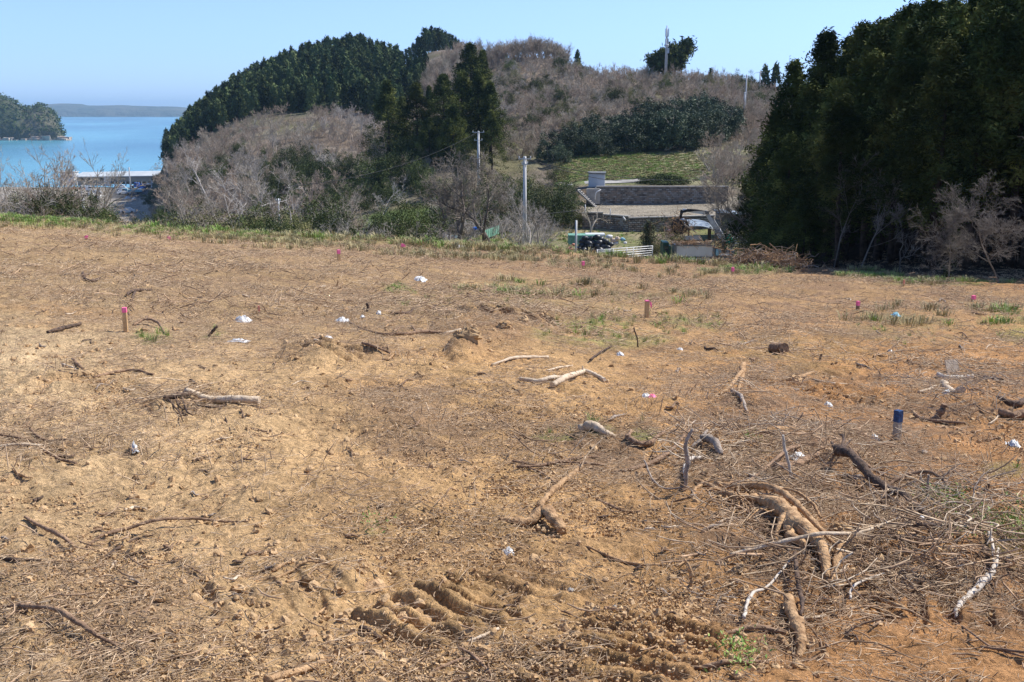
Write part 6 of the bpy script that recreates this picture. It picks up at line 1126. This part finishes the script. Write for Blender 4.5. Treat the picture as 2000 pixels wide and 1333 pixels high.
# ------------------------------------------------------------------ litter bags and scraps
def scrap(px, py, w, hpx, mt, label, seed=0, name='plastic_bag', cat='bag', rz=0, grp='scraps of white plastic'):
    g = gnd(px, py); s = (g[1]*CP-(g[2]-CZ)*SP)/F; r = np.random.default_rng(seed+int(px)); n = 12; u = np.linspace(-1, 1, n); U, Vv = np.meshgrid(u, u); rr = np.sqrt(U**2+Vv**2)
    Z = (1-rr**2).clip(-.1, 1)*(.45+.9*r.random((n, n)))+.15*r.normal(size=(n, n)); Xx = U*(1+.2*r.normal(size=(n, n))*.5)*w*.5*s; Yy = Vv*(1+.1*r.normal(size=(n, n)))*hpx*s*1.3; Z = Z*hpx*s*.75
    m = MB(); i = (np.arange(n-1)[:, None]*n+np.arange(n-1)[None]).ravel(); m.add(np.stack([Xx.ravel(), Yy.ravel(), Z.ravel()], 1), np.stack([i, i+1, i+n+1, i+n], 1), 0, True); o = m.build(name, M[mt]); o.location = tuple(g+(0, 0, .004)); o.rotation_euler = (0, 0, rz); return tag(o, label, cat, grp)
scrap(820, 548, 24, 11, 'bag', 'crumpled white bag in the middle of the far field'); scrap(668, 629, 28, 10, 'bag', 'greyish white bag left of the big clod', rz=.3); scrap(474, 628, 34, 13, 'bag_clear', 'cloudy see-through bag right of the left peg'); scrap(467, 668, 40, 7, 'bag', 'bright white flat bag on green grass at the left', rz=-.1); scrap(740, 613, 10, 7, 'bag', 'small round white scrap near the middle'); scrap(708, 620, 9, 5, 'bag_clear', 'tiny grey scrap beside the round one')
scrap(639, 664, 20, 6, 'bag', 'white sliver of plastic left of the big clod', rz=.4); scrap(1211, 694, 14, 7, 'bag', 'white scrap right of the centre clods'); scrap(1328, 684, 12, 5, 'bag', 'small white scrap below the ribboned peg'); scrap(262, 879, 13, 16, 'bag', 'upright white scrap in the left foreground', rz=.5); scrap(1262, 775, 18, 7, 'bag', 'white half of the pink and white wrapper', name='wrapper', cat='wrapper'); scrap(1274, 776, 15, 6, 'pink', 'pink half of the pink and white wrapper', name='wrapper', cat='wrapper')
scrap(993, 1081, 22, 12, 'bag_clear', 'torn clear plastic scrap in the centre foreground'); scrap(1558, 908, 34, 11, 'bag', 'white rag caught on the plank-like wood'); scrap(1469, 993, 18, 8, 'bag', 'striped white tag on the root stump'); scrap(1618, 793, 14, 8, 'bag_clear', 'white scrap left of the blue peg'); scrap(1849, 776, 14, 10, 'bag', 'white scrap beside the slanting timber'); scrap(1738, 687, 9, 5, 'bag', 'bright scrap among the stubble above the blue peg'); scrap(1708, 858, 14, 10, 'bag_clear', 'white scrap left of the foot of the blue peg'); scrap(1980, 872, 18, 12, 'bag', 'white scrap near the right edge'); scrap(1750, 617, 14, 8, 'blue_light', 'pale blue scrap in the far right field'); scrap(895, 485, 34, 6, 'bag_clear', 'grey plastic sheet near the crest'); scrap(1745, 1031, 10, 7, 'bag', 'white scrap in the stick heap')
g = gnd(1795, 1076); m = MB(); m.tube([(0, 0, .0), (0, 0, .004), (0, 0, .014), (0, 0, .02)], [.005, .012, .012, .004], 14); o = m.build('bottle_cap', M['bag']); o.location = tuple(g+(0, 0, .05)); tag(o, 'round white cap in the shadow of the stick heap', 'cap')
# ------------------------------------------------------------------ sea air
m = bpy.data.materials.new('sea_air'); m.use_nodes = True; nt = m.node_tree; nt.nodes.remove(nt.nodes['Principled BSDF']); pv = nt.nodes.new('ShaderNodeVolumePrincipled')
pv.inputs['Color'].default_value = (.45, .72, 1, 1); pv.inputs['Density'].default_value = 1.0e-4; pv.inputs['Anisotropy'].default_value = 0; nt.links.new(pv.outputs[0], nt.nodes['Material Output'].inputs['Volume'])
mb = MB(); mb.box((0, 5975, 64), (19000, 12050, 130)); tag(mb.build('haze', m), 'thin bluish sea haze over the bay', None, None, 'stuff')
